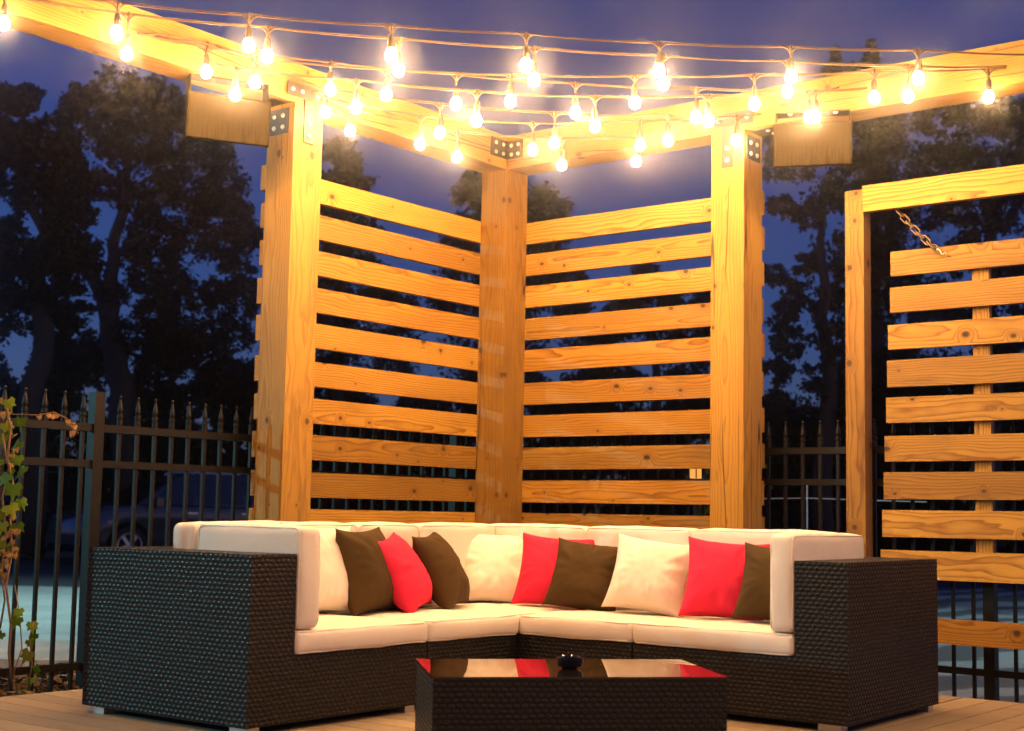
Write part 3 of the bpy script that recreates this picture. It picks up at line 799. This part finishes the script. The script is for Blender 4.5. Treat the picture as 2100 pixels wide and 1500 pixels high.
# loose bundle of cord tied along the left beam
mb = MB()
for k in range(4):
    pts = []
    for i in range(25):
        t = i/24
        q = onplane_v(282+190*t, 68+38*t+ (3-k*4)*math.sin(PI*t), .018+.008*k)
        q += Vector((.01*noise.noise(Vector((t*5,k,0))), 0, .012*noise.noise(Vector((t*6,k*3,2)))))
        pts.append(q)
    mb.tube(pts, .0045, 6)
tag(ob('spare_cord', mb.mesh('spare_cord', M['cord'], 180)), 'bundle of spare dark cord tied along the left beam', 'cord')

# ------------------------------------------------------------------ infrared heaters under the beams
def heater(label, p0, p1, zt, up_post):
    """p0, p1: lower front edge ends seen left to right; hood of folded sheet steel"""
    x = (p1-p0).normalized(); y = eZ.cross(x)
    Mx = Matrix((x, y, eZ)).transposed().to_4x4(); Mx.translation = (p0+p1)/2
    L = (p1-p0).length
    hroot = empty('patio_heater', Mx, label, 'heater', 'infrared heaters hung under the beams')
    # profile in (y, z): front sheet, rolled top edge, sloping hood, reflector
    prof = [(0,-.118),(-.004,-.118),(-.010,.105),(-.004,.118),(.010,.122),(.045,.10),(.052,.03),(.040,-.01),(.062,-.06),(.030,-.118)]
    mb = MB(); A = [mb.bm.verts.new((-L/2, a, b)) for a, b in prof]; Bv = [mb.bm.verts.new((L/2, a, b)) for a, b in prof]
    for i in range(len(prof)): mb.bm.faces.new((A[i], A[(i+1)%len(prof)], Bv[(i+1)%len(prof)], Bv[i]))
    mb.bm.faces.new(A[::-1]); mb.bm.faces.new(Bv); bmesh.ops.recalc_face_normals(mb.bm, faces=mb.bm.faces[:])
    ob('housing', mb.bevel(.003,1,20).mesh('housing', M['heater']), hroot, Mx)
    for sx in (-1,1):
        mb = MB(); A = [mb.bm.verts.new((sx*(L/2+.001), a*1.06, b*1.02)) for a, b in prof]; Bv = [mb.bm.verts.new((sx*(L/2+.006), a*1.06, b*1.02)) for a, b in prof]
        for i in range(len(prof)): mb.bm.faces.new((A[i], A[(i+1)%len(prof)], Bv[(i+1)%len(prof)], Bv[i]))
        mb.bm.faces.new(A[::-1]); mb.bm.faces.new(Bv); bmesh.ops.recalc_face_normals(mb.bm, faces=mb.bm.faces[:])
        ob('end_plate', mb.mesh('end_plate', M['heater']), hroot, Mx)
    top = zt - Mx.translation.z
    mb = MB(); mb.box((0,.055,top-.003),(L*.98,.10,.006))
    for sx in (-1,1): mb.box((sx*L*.485, .055, (top+.09)/2),(.006,.10,abs(top-.09)))
    ob('mounting_bracket', mb.bevel(.001,1).mesh('mounting_bracket', M['heater']), hroot, Mx)
    for sx in (-.3,.3): ob('screw', bolt_me, hroot, Mx @ Matrix.Translation((sx*L,.02,top-.006)) @ Matrix.Rotation(PI,4,'X'))
    return hroot
def heat_at(pl, pr, D0, D1):
    a = at(*pl, D0); b = at(*pr, D1); z = (a.z+b.z)/2
    a.z = b.z = z
    return a, b
a, b = heat_at((386,236), (551,252), 7.34, 7.52)
heater('steel box heater with streaked front under the left beam', a, b, BB, None)
a, b = heat_at((1589,297), (1745,294), 7.88, 7.78)
heater('steel box heater with rust streaks under the right beam', a, b, BB, None)

# ------------------------------------------------------------------ slab, railing, vines
sl = MB().box((0,0,0),(1.15,.62,.08)).bevel(.012,2)
tag(ob('concrete_slab', sl.mesh('concrete_slab', M['concrete']), None, Matrix.Translation(at(52,1346,8.75)) @ Matrix.Rotation(rad(36),4,'Z') @ Matrix.Rotation(rad(5),4,'X')), 'pale broken concrete slab lying in the mulch by the lot', 'slab')
wr = empty('wire_rail', at(1655,1040,11.5), 'thin pale rail and stake beyond the dark fence on the right', 'rail')
p = at(1655,1022,11.5)
ob('stake', MB().tube([Vector((p.x,p.y,GZ)), at(1655,988,11.5)], .006, 6).mesh('stake', M['pole'], 180), wr)
ob('wire', MB().tube([at(1500,1024,11.2), at(1655,1022,11.5), at(1760,1026,11.7), at(1900,1030,12)], .0045, 6).mesh('wire', M['pole'], 180), wr)

def leaf_shape(mb, c, R, sz, lobed=True):
    """an ivy leaf: five lobes, folded along the midrib"""
    pr = [(0,-.1),(.28,-.30),(.50,-.02),(.36,.18),(.42,.48),(.14,.46),(0,1.0),(-.14,.46),(-.42,.48),(-.36,.18),(-.50,-.02),(-.28,-.30)]
    vs = [mb.bm.verts.new(c + R @ Vector((a*sz, b*sz, -.22*abs(a)*sz - .10*b*b*sz))) for a, b in pr]
    m = mb.bm.verts.new(c + R @ Vector((0, .2*sz, 0)))
    for i in range(len(vs)): mb.bm.faces.new((vs[i], vs[(i+1)%len(vs)], m))
iv = empty('ivy_vine', at(30,1000,6.55), 'ivy with green leaves and dry brown flowers climbing the left fence', 'vine')
rnd = random.Random(21)
D_iv = 6.62
def cam_leaf(mb, x, y, sz, D=None, face=.8):
    D = D or D_iv + rnd.uniform(-.06,.06)
    c = at(x, y, D)
    nrm = (-CF*face + CR*rnd.uniform(-.5,.5) + CU*rnd.uniform(-.2,.7) + Vector((rnd.uniform(-.3,.3),rnd.uniform(-.3,.3),0))).normalized()
    dn = (-eZ + CR*rnd.uniform(-.7,.7)); dn = (dn - nrm*dn.dot(nrm)).normalized()
    R = Matrix((dn.cross(nrm), dn, nrm)).transposed()
    leaf_shape(mb, c, R, sz)
mb = MB()
for x, y, sp in ((25,832,44),(10,905,62),(45,920,56),(42,948,50),(20,985,66),(36,1010,56),(55,970,48),(52,1035,40),(28,1050,56),(4,1058,50),(12,1085,46),(44,1088,44),(5,1120,46),(50,870,40),(20,880,46),(2,955,50),(30,1130,40),(8,1165,34)):
    cam_leaf(mb, x-8, y-sp*.2, sp/FPX*D_iv*.66)
for x, y, sp in ((38,1252,24),(36,1270,26),(66,1280,26),(70,1302,24),(62,1316,22),(58,1340,30),(72,1370,24),(46,1420,20),(3,1300,20),(64,1393,18)): cam_leaf(mb, x, y, sp/FPX*D_iv)
ob('leaves', mb.mesh('leaves', M['ivy'], 180), iv)
for x, y in ((5,820),(18,833),(8,848),(22,850),(85,853),(108,850),(118,853),(145,865),(155,872),(152,888),(35,920),(30,935),(25,952),(38,1000),(20,1005),(30,1085),(24,1095),(38,1090),(12,1100),(30,1112),(34,1122),(22,1135),(34,1140),(14,1150),(8,1130),(20,1160),(5,1172),(28,1060),(10,1060),(14,1180)):
    mb = MB()
    for _ in range(4): cam_leaf(mb, x-4+rnd.uniform(-4,4), y+rnd.uniform(-4,4), rnd.uniform(.016,.030))
    ob('dry_flower', mb.mesh('dry_flower', M['dry'], 180), iv)
def vine(pts, r): ob('stem', MB().tube([at(x, y, D_iv+.01*math.sin(i*1.7)) for i, (x, y) in enumerate(pts)], r, 5).mesh('stem', M['stem'], 180), iv)
vine([(25,1410),(18,1340),(22,1280),(12,1200),(25,1130),(20,1060),(28,1000),(15,940),(22,880),(12,830)], .006)
vine([(0,1290),(10,1230),(2,1170),(12,1100),(5,1020),(18,960),(5,890)], .005)
vine([(40,1440),(28,1380),(45,1330),(40,1260),(30,1200)], .003)
vine([(58,1410),(66,1360),(60,1310),(68,1275)], .003)
vine([(25,850),(80,852),(110,846),(135,858),(150,870),(160,890)], .003)
vine([(0,925),(15,905),(35,890)], .003)
sv_ = empty('climbing_vine', at(1440,1050,9.4), 'sparse green vine leaves behind the right slats near the post', 'vine')
mb = MB()
for x, y in ((1440,1040),(1446,1050),(1436,1054),(1450,1045),(1572,955),(1578,1000),(1452,965)): cam_leaf(mb, x, y, .035, 9.35)
ob('leaves', mb.mesh('leaves', M['ivy'], 180), sv_)

# ------------------------------------------------------------------ cars in the lot
def arc(cx, cz, r, a0, a1, n=9):
    return [(cx+r*math.cos(rad(a0+(a1-a0)*i/n)), cz+r*math.sin(rad(a0+(a1-a0)*i/n))) for i in range(n+1)]
def wheel(parent, Mx):
    w = ob('wheel', MB().lathe([(.20,-.10),(.33,-.11),(.362,-.085),(.368,0),(.362,.085),(.33,.11),(.245,.112),(.235,.10),(.225,.03),(0,.025)], 36).mesh('tyre', M['tyre'], 40), parent, Mx)
    mb = MB().lathe([(.215,.085),(.225,.112),(.248,.114),(.248,.10),(.235,.085)], 36, cap=False)
    for k in range(5):
        a = rad(72*k+18)
        R = Matrix.Rotation(a, 4, 'Z')
        mb.box((.125,0,.082), (.20,.062,.03), R)
    mb.lathe([(.055,.03),(.055,.10),(.03,.108),(0,.108)], 16)
    ob('rim', mb.mesh('rim', M['rim'], 30), w, Mx)
def car(label, Mx, paint, plate=False, lit=False, group='cars parked in the lot'):
    c = empty('parked_car', Mx, label, 'car', group)
    FA, RA_, wr_ = 1.36, -1.34, .43
    body = [(-2.24,.34),(-2.30,.42),(-2.30,.62),(-2.24,.72),(-2.22,1.05),(-2.17,1.10),(1.22,1.12),(1.55,1.09),(2.02,.99),(2.20,.88),(2.27,.74),(2.30,.50),(2.24,.30)]
    body += arc(FA,.36,wr_,-8,188,12) + arc(RA_,.36,wr_,-8,188,12)
    mb = MB().prism(body, -.90, .90)
    for v in mb.bm.verts:
        k = 1 - .06*max(0, abs(v.co.x)-1.5)**1.5 - (.04 if v.co.z > .95 else 0) - (.03 if v.co.z < .35 else 0)
        v.co.y *= k
    mb.bevel(.045, 3, 40)
    ob('body', mb.mesh('body', paint, 40), c, Mx)
    # greenhouse, narrower at the roof
    gh = [(-2.15,1.08),(-2.02,1.52),(-1.85,1.66),(-1.2,1.74),(.10,1.73),(.42,1.67),(1.24,1.11)]
    mb = MB().prism(gh, -.84, .84)
    for v in mb.bm.verts: v.co.y *= 1 - .20*max(0,(v.co.z-1.08)/.66)
    mb.bevel(.05,3,35)
    ob('roof', mb.mesh('roof', paint, 40), c, Mx)
    def side(poly, name, mat, off=.006):
        for sg in (-1,1):
            mb = MB(); vs = []
            for x, z in poly:
                y = .84*(1-.20*max(0,(z-1.08)/.66))+off
                vs.append(mb.bm.verts.new((x, sg*y, z)))
            mb.bm.faces.new(vs if sg < 0 else vs[::-1])
            ob(name, mb.mesh(name, mat), c, Mx)
    side([(1.02,1.14),(.40,1.60),(.06,1.64),(.06,1.14)], 'window', M['carglass'])
    side([(-.02,1.14),(-.02,1.64),(-.92,1.63),(-1.02,1.14)], 'window', M['carglass'])
    side([(-1.12,1.15),(-1.02,1.62),(-1.62,1.60),(-1.82,1.46),(-1.92,1.18)], 'window', M['carglass'])
    mb = MB(); mb.face([(1.262,-.74,1.14),(1.262,.74,1.14),(.47,.64,1.665),(.47,-.64,1.665)]); ob('windscreen', mb.mesh('windscreen', M['carglass']), c, Mx)
    mb = MB(); mb.face([(-2.165,.70,1.15),(-2.165,-.70,1.15),(-2.04,-.62,1.54),(-2.04,.62,1.54)]); ob('rear_window', mb.mesh('rear_window', M['carglass']), c, Mx)
    for sg in (-1,1):
        mb = MB().tube([(-1.7,sg*.62,1.70),(-1.6,sg*.62,1.775),(-.1,sg*.62,1.785),(.05,sg*.62,1.735)], .022, 8); ob('roof_rail', mb.mesh('roof_rail', M['rim'], 60), c, Mx)
        ob('wing_mirror', MB().box((.88,sg*.99,1.18),(.14,.22,.15)).bevel(.03,2).mesh('wing_mirror', paint, 40), c, Mx)
        ob('headlight', MB().box((2.10,sg*.64,.82),(.20,.32,.15)).bevel(.03,2).mesh('headlight', M['litlamp'] if lit else M['lens'], 40), c, Mx)
        ob('tail_light', MB().box((-2.23,sg*.72,.92),(.08,.18,.28)).bevel(.02,2).mesh('tail_light', M['redlens'], 40), c, Mx)
        for dx in (.12,-1.0): ob('door_handle', MB().box((dx,sg*.892,.98),(.20,.03,.035)).bevel(.008,1).mesh('door_handle', M['rim']), c, Mx)
        ob('side_lamp', MB().box((1.75,sg*.875,.80),(.09,.03,.035)).bevel(.006,1).mesh('side_lamp', M['lens']), c, Mx)
        ob('sill', MB().box((0,sg*.875,.36),(1.75,.05,.10)).bevel(.01,1).mesh('sill', M['trim']), c, Mx)
        for wx in (FA, RA_):
            wheel(c, Mx @ Matrix.Translation((wx, sg*.78, .36)) @ Matrix.Rotation(-PI/2*sg, 4, 'X'))
    ob('bumper', MB().box((2.26,0,.46),(.10,1.5,.16)).bevel(.03,2).mesh('bumper', M['trim'], 40), c, Mx)
    ob('bumper', MB().box((-2.30,0,.52),(.10,1.55,.18)).bevel(.03,2).mesh('bumper', M['trim'], 40), c, Mx)
    if plate: ob('number_plate', MB().box((-2.262,0,.84),(.012,.31,.16)).mesh('number_plate', M['numberplate']), c, Mx)
    return c
t = NT('amber_glow'); e = t.n('ShaderNodeEmission'); e.inputs[0].default_value = (1,.42,.09,1); e.inputs[1].default_value = 1.0; t.l(e.outputs[0], t.out.inputs[0]); M['litlamp'] = t.m  # amber glow, worn by the lantern glass alone
def ground_px(x, D):  # ground point under pixel column x at depth D
    p = at(x, 1000, D); return Vector((p.x, p.y, GZ))
camyaw = math.atan2(CF.y, CF.x)
# grey car: side on, nose to the left, tail a little farther away
p = ground_px(368, 28.2)
car('grey off-road car parked side-on beyond the fence, nose to the left', Matrix.Translation(p) @ Matrix.Rotation(camyaw+PI/2+rad(38), 4, 'Z'), M['paint_grey'])
p = ground_px(70, 31)
car('black car seen from behind at the left edge, pale number plate', Matrix.Translation(p) @ Matrix.Rotation(camyaw-rad(8), 4, 'Z'), M['paint_black'], plate=True)
lb = ground_px(1428, 13.0)  # amber glow of unknown source, given a made-up lantern and post
ln = empty('glow_lantern', lb, 'small amber glow of unknown source, shaped as a lantern on a post, seen through the gap between the right slats', 'lantern')
zl = at(1428, 968, 13.0).z
ob('post', MB().tube([lb, Vector((lb.x, lb.y, zl-.07))], .03, 8).mesh('post', M['iron'], 60), ln)
ob('glass', MB().lathe([(.05,-.06),(.085,-.05),(.095,.03),(.06,.06),(0,.06)], 6, Matrix.Translation((lb.x, lb.y, zl))).mesh('glass', M['litlamp']), ln)
ob('cap', MB().lathe([(.11,.06),(.105,.075),(.03,.13),(.012,.16),(0,.165)], 12, Matrix.Translation((lb.x, lb.y, zl))).mesh('cap', M['iron'], 40), ln)
for k in range(6):
    a_ = rad(60*k); ob('bar', MB().tube([Vector((lb.x+.092*math.cos(a_), lb.y+.092*math.sin(a_), zl-.06)), Vector((lb.x+.10*math.cos(a_), lb.y+.10*math.sin(a_), zl+.06))], .006, 5).mesh('bar', M['iron']), ln)
kb = MB(); a = ground_px(-900, 30.2); b = ground_px(2900, 30.2)
d = (b-a).normalized()
ob_k = ob('kerb', MB().box((0,0,.06),((b-a).length,.22,.13)).bevel(.02,2).mesh('kerb', M['concrete']), None, Matrix.Translation((a+b)/2) @ Matrix.Rotation(math.atan2(d.y,d.x),4,'Z'))
tag(ob_k, kind='structure')

# ------------------------------------------------------------------ trees and shrubs
def crown(blobs, D, seed, leaf=.11, dens=1.0, thick=1.0, mat='leaf'):
    """leaf clumps: blobs are (x, y, r) on the photograph at distance D, spread in depth as far as they are wide"""
    rn = random.Random(seed); mb = MB(); bm = mb.bm
    k = D/FPX
    for x, y, r in blobs:
        R = r*k
        c0 = at(x, y, D + rn.uniform(-1,1)*R*1.6*thick)
        ncl = int((20 + 7*R)*dens)
        for _ in range(ncl):
            d = Vector((rn.gauss(0,1), rn.gauss(0,1), rn.gauss(0,1))).normalized()
            cc = c0 + d*R*rn.uniform(.25,1.0)**.6*Vector((1,1,1)).x
            cr = R*rn.uniform(.20,.42)
            for _ in range(int(rn.uniform(44,84)*dens)):
                q = cc + Vector((rn.gauss(0,1), rn.gauss(0,1), rn.gauss(0,.8)))*cr*.55
                sz = leaf*rn.choice((.5,.65,.8,1.0,1.35))*rn.uniform(.75,1.1)
                nx = Vector((rn.gauss(0,1), rn.gauss(0,1), rn.gauss(0,1)+.5)).normalized(); ax = nx.orthogonal().normalized()
                ax = (Matrix.Rotation(rn.random()*6.28, 3, nx) @ ax); ay = nx.cross(ax)
                vs = [bm.verts.new(q+ax*sz*a_+ay*sz*b_) for a_, b_ in ((-.6,0),(-.1,-.36),(.6,0),(-.1,.36))]
                bm.faces.new(vs)
    return mb
def limbs(paths, D, rn):
    mb = MB()
    for pts, r0, r1 in paths:
        P = [at(x, y, D + (i*.12 if i else 0)*rn.uniform(-1,1)) for i, (x, y) in enumerate(pts)]
        Q = []
        for a, b in zip(P, P[1:]):
            for i in range(4):
                q = a.lerp(b, i/4); Q.append(q + Vector((noise.noise(q*1.3), noise.noise(q*1.3+Vector((5,5,5))), 0))*r0*.7)
        Q.append(P[-1]); n = len(Q)
        mb.tube(Q, 0, 8, rs=[r0+(r1-r0)*i/(n-1) for i in range(n)])
    return mb
def tree(name, label, D, blobs, paths, seed, leaf=.11, dens=1.0, thick=1.0, group='trees beyond the parking lot'):
    x0 = paths[0][0][0][0]
    base = ground_px(x0, D)
    t_ = empty(name, base, label, 'tree', group)
    rn = random.Random(seed)
    ob('trunk', limbs(paths, D, rn).mesh('trunk', M['bark'], 180), t_)
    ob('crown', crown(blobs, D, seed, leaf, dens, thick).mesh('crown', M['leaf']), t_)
def gy(D): # pixel row of the ground at depth D (image centre column)
    return 750 + FPX*((CAM.z-GZ)/D*1.0 + .1021)
T1 = [(235,185,48),(290,190,52),(345,215,48),(395,240,46),(165,205,34),(150,245,36),(210,250,60),(280,270,66),(350,290,62),(420,300,52),(450,335,46),(240,330,52),(310,345,60),(385,370,64),(455,395,52),(490,430,36),(200,385,36),(270,405,40),(345,430,60),(430,450,62),(495,465,30),(520,490,22),(300,470,46),(390,500,62),(470,510,48),(330,540,50),(270,520,36),(300,590,46),(230,600,30),(480,560,40),(360,590,40),(500,610,40),(440,600,30),(320,640,50),(400,655,55),(480,670,55),(280,690,60)]
tree('broadleaf_tree', 'tall tree with forked pale trunk rising left of the pergola', 32, T1,
     [([(262,1120),(250,900),(236,760),(226,660)], .34, .24), ([(226,660),(200,590),(175,520),(140,440),(110,380)], .20, .05), ([(226,665),(232,590),(236,500),(258,410),(262,330),(250,260)], .20, .04), ([(258,410),(300,370),(345,345)], .08, .03), ([(236,520),(262,505),(300,480),(330,430)], .07, .03), ([(250,500),(320,480),(400,470)], .06, .02)], 101, .105)
T2 = [(10,200,34),(0,260,60),(60,195,26),(45,220,22),(30,300,50),(85,290,44),(20,360,55),(80,345,50),(135,300,26),(140,345,40),(100,400,52),(40,410,36),(150,395,36),(165,440,30),(120,450,36),(130,500,44),(170,520,46),(140,560,50),(15,475,40),(5,520,50),(60,520,34),(30,570,60),(95,590,55),(90,540,30),(10,640,70),(90,660,70),(150,640,40)]
tree('broadleaf_tree', 'dark leafy tree at the left edge, its top split in two', 28, T2, [([(60,1130),(70,850),(85,620),(95,480)], .28, .14), ([(95,480),(60,420),(40,300),(50,210)], .12, .03), ([(95,500),(140,400),(150,320)], .10, .03)], 102, .105)
T3 = [(690,310,30),(720,340,28),(700,370,34),(740,385,26),(670,400,40),(720,430,44),(640,450,40),(690,480,50),(760,470,24),(700,540,60),(630,560,60),(760,560,40),(800,600,40),(680,620,60),(750,640,60),(830,650,40),(620,680,60),(700,720,70),(800,720,60)]
tree('broadleaf_tree', 'tree with its crown showing over the left slats beside the left post', 34, T3, [([(690,1110),(695,700),(700,420)], .25, .06)], 103, .115)
T4 = [(985,375,34),(960,400,34),(1040,360,40),(1085,400,44),(1130,430,40),(1060,440,50),(1150,470,30),(1100,480,46),(1010,450,40),(960,470,40),(940,510,40),(1130,530,50),(1040,540,60),(1170,560,40),(960,580,60),(1100,600,60),(1000,640,70),(900,640,40),(1180,630,40),(1100,680,70),(960,710,70),(1200,700,50)]
tree('broadleaf_tree', 'rounded tree rising directly behind the corner post', 36, T4, [([(1050,1105),(1048,700),(1050,430)], .28, .06)], 104, .12)
T5 = [(1330,560,30),(1300,610,36),(1360,600,34),(1390,640,40),(1270,660,50),(1330,680,60),(1420,680,50),(1450,610,30),(1250,720,60),(1400,740,60),(1480,700,40)]
tree('small_tree', 'low tree glimpsed between the right slats below the sky', 35, T5, [([(1350,1105),(1345,800),(1340,650)], .2, .05)], 105, .12)
T6 = [(1590,330,40),(1640,290,50),(1690,350,60),(1600,420,26),(1640,440,34),(1700,430,50),(1590,560,26),(1620,600,34),(1660,540,30),(1720,520,50),(1600,650,34),(1690,620,50),(1740,600,40),(1620,710,40),(1590,760,34),(1700,700,46),(1680,780,40),(1740,780,50),(1600,830,30),(1730,860,40),(1640,250,50),(1560,270,40),(1700,270,60)]
tree('broadleaf_tree', 'loose airy tree between the right post and the timber frame, sky showing through', 27, T6, [([(1690,1125),(1695,800),(1690,600),(1685,400)], .22, .05), ([(1690,640),(1640,600),(1610,560)], .05, .02)], 106, .10, .8)
T7 = [(1713,104,6),(1714,118,9),(1716,134,14),(1712,155,22),(1786,88,6),(1787,102,9),(1788,119,14),(1785,142,22),(1750,140,10),(1830,150,12),(1745,190,26),(1835,185,24),(1760,220,70),(1850,230,70),(1800,300,70),(1760,370,60),(1850,350,70),(1900,420,60),(1800,450,70),(1770,540,60),(1850,540,70),(1900,620,60),(1800,640,70),(1850,730,80),(1770,740,60),(1900,820,80),(1800,840,70)]
tree('conifer_tree', 'dense dark tree behind the timber frame, pointed tops above the right beam', 33, T7, [([(1800,1110),(1795,700),(1790,300),(1785,120)], .3, .05)], 107, .11, 1.15)
T8 = [(1960,180,50),(1920,240,40),(2000,240,60),(2060,230,50),(2100,260,50),(1930,330,44),(2000,330,50),(2070,340,60),(2130,330,60),(1960,430,40),(2030,440,50),(2100,430,60),(1980,520,50),(2060,560,50),(2130,540,60),(1990,640,60),(2070,680,60),(2140,680,60),(1990,760,70),(2080,790,70),(2010,870,70),(2100,880,70)]
tree('broadleaf_tree', 'broad dark tree at the right edge behind the hanging panel', 29, T8, [([(2030,1120),(2030,800),(2030,500),(2010,300)], .3, .06), ([(2030,640),(2080,560),(2110,450)], .1, .03)], 108, .105, .95)
# shrubs along the far side of the lot: each its own bush
def shrub(label, x, D, hgt, wid, seed):
    base = ground_px(x, D); k = FPX/D; y0 = gy(D)
    t_ = empty('shrub', base, label, 'shrub', 'dark shrubs along the far side of the lot')
    rn = random.Random(seed); bl = []
    for _ in range(int(20+wid*9)):
        a = rn.uniform(-1,1); hh = rn.random()
        bl.append((x + a*wid*k/2*(1-.3*hh), y0 - (.25+hh*(hgt-.4)*math.sqrt(max(.05,1-a*a*.7)))*k, rn.uniform(.4,.62)*k))
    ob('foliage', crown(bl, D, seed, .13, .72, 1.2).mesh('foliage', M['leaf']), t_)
    st_ = MB()
    for i in range(4): st_.tube([base+Vector((.1*i-.15,.05*i,0)), at(x+(i-1.5)*.25*wid*k, y0-hgt*.6*k, D)], .04, 6, rs=[.05,.02])
    ob('stem', st_.mesh('stem', M['bark'], 180), t_)
SH = [(-40,33,4.6,4.6,'shrub at the far left, behind the black car'),(170,34,5.2,5.0,'shrub filling the gap between the two cars on the left'),(390,34.5,5.8,5.2,'tall shrub right behind the grey car'),
      (600,35,5.2,4.8,'shrub behind the left timber post'),(810,36,5.0,4.8,'shrub seen between the slats of the left screen'),(1030,37,5.0,4.8,'shrub behind the corner post, low in the dark'),(1240,36,4.8,4.8,'shrub seen between the slats of the right screen'),
      (1450,34,4.4,4.6,'shrub behind the small amber glow'),(1640,31,3.6,4.2,'shrub between the right post and the timber frame'),(1830,32,4.6,4.6,'shrub behind the left part of the hanging panel'),(2030,31,4.6,4.6,'shrub behind the right part of the hanging panel'),(2200,31,3.4,4.0,'shrub beyond the right edge of the frame')]
for i, (x, D, hg, wd, lab) in enumerate(SH): shrub(lab, x, D, hg, wd, 300+i)

# ------------------------------------------------------------------ lot lamp (its cyan light falls through the fence from the left)
LP = S(-.45, 1.7, .45) + V(-10.9, 8.7, 0).normalized()*14.0
LP.z = 4.35
ld = bpy.data.lights.new('lamp_light', 'SPOT'); ld.spot_size = rad(52); ld.spot_blend = .3; ld.energy = 3000; ld.color = (0.40, 0.95, 1.0); ld.shadow_soft_size = .10
ld2 = bpy.data.lights.new('lamp_light', 'SPOT'); ld2.spot_size = rad(128); ld2.spot_blend = .3; ld2.energy = 2200; ld2.color = (0.52, 0.95, 1.0); ld2.shadow_soft_size = .10
def lot_lamp(p, light, label, aim=None):
    lp = empty('street_lamp', Vector((p.x, p.y, GZ)), label, 'street lamp', 'street lamps in the parking lot')
    ob('pole', MB().tube([Vector((p.x-.5,p.y+.4,GZ)), Vector((p.x-.5,p.y+.4,p.z+.15)), Vector((p.x-.2,p.y+.15,p.z+.25)), p+eZ*.16], .05, 10).mesh('pole', M['iron'], 60), lp)
    ob('lamp_head', MB().lathe([(.05,.16),(.16,.12),(.22,.04),(.21,.03),(.05,.10),(0,.10)], 20, Matrix.Translation(p)).mesh('lamp_head', M['iron'], 40), lp)
    lo = bpy.data.objects.new('lamp_light', light); COL.objects.link(lo); lo.location = p
    if aim: lo.rotation_euler = (aim-p).to_track_quat('-Z','Y').to_euler()
lot_lamp(LP, ld, 'tall steel street lamp standing in the lot, level with the left fence', S(-.6, 1.0, .7))
q_ = at(-520, 1000, 14.2); q_.z = 4.6
lot_lamp(q_, ld2, 'tall steel street lamp over the pale concrete, left of the black car')
q_ = at(2680, 1000, 13.5); q_.z = 4.6
ld3 = ld2.copy(); ld3.energy = 650
lot_lamp(q_, ld3, 'tall steel street lamp over the sandy part of the lot, right of the hanging panel')

# ------------------------------------------------------------------ world, camera, render settings
w = bpy.data.worlds.new('World'); scn.world = w; w.use_nodes = True
nt = w.node_tree; nt.nodes.clear()
sky = nt.nodes.new('ShaderNodeTexSky'); sky.sky_type = 'NISHITA'; sky.sun_disc = False
sky.sun_elevation = rad(6.0); sky.sun_rotation = rad(60); sky.altitude = 0; sky.air_density = 1.0; sky.dust_density = 0.5; sky.ozone_density = 5.0
bg = nt.nodes.new('ShaderNodeBackground'); out = nt.nodes.new('ShaderNodeOutputWorld')
mx = nt.nodes.new('ShaderNodeMix'); mx.data_type = 'RGBA'; mx.blend_type = 'MULTIPLY'; mx.inputs[0].default_value = 1; mx.inputs[7].default_value = (1.5, 1.08, 1.9, 1)
nt.links.new(sky.outputs[0], mx.inputs[6]); nt.links.new(mx.outputs[2], bg.inputs[0]); nt.links.new(bg.outputs[0], out.inputs[0])
bg.inputs[1].default_value = 0.05

# one closed box of thin haze, added for the lens glow round the bulbs
t = NT('glow_haze'); t.t.nodes.remove(t.out); o_ = t.t.nodes.new('ShaderNodeOutputMaterial')
pv = t.t.nodes.new('ShaderNodeVolumePrincipled'); pv.inputs['Color'].default_value = (.92,.93,.95,1); pv.inputs['Density'].default_value = HAZE; pv.inputs['Anisotropy'].default_value = .985
t.l(pv.outputs[0], o_.inputs['Volume'])
tag(ob('haze', MB().box((0,0,6.0),(96,96,14.6)).mesh('haze', t.m)), 'thin haze added over the deck and the lot for the glow round the bulbs', 'haze', kind='stuff')

cd = bpy.data.cameras.new('camera'); cam = bpy.data.objects.new('camera', cd); COL.objects.link(cam)
cd.sensor_width = 36; cd.lens = FPX/2100*36; cd.clip_start = .05; cd.clip_end = 900
Mc = Matrix((CR, CU, -CF)).transposed().to_4x4(); Mc.translation = CAM; cam.matrix_world = Mc
cd.dof.use_dof = True; cd.dof.focus_distance = 7.2; cd.dof.aperture_fstop = 3.6
scn.camera = cam
vs = scn.view_settings; vs.view_transform = 'Standard'; vs.look = 'None'; vs.exposure = 0.12; vs.gamma = 1; vs.use_curve_mapping = False
cy = scn.cycles
cy.use_denoising = True; cy.max_bounces = 8; cy.diffuse_bounces = 3; cy.glossy_bounces = 4; cy.transparent_max_bounces = 12; cy.sample_clamp_indirect = 6; cy.use_light_tree = True
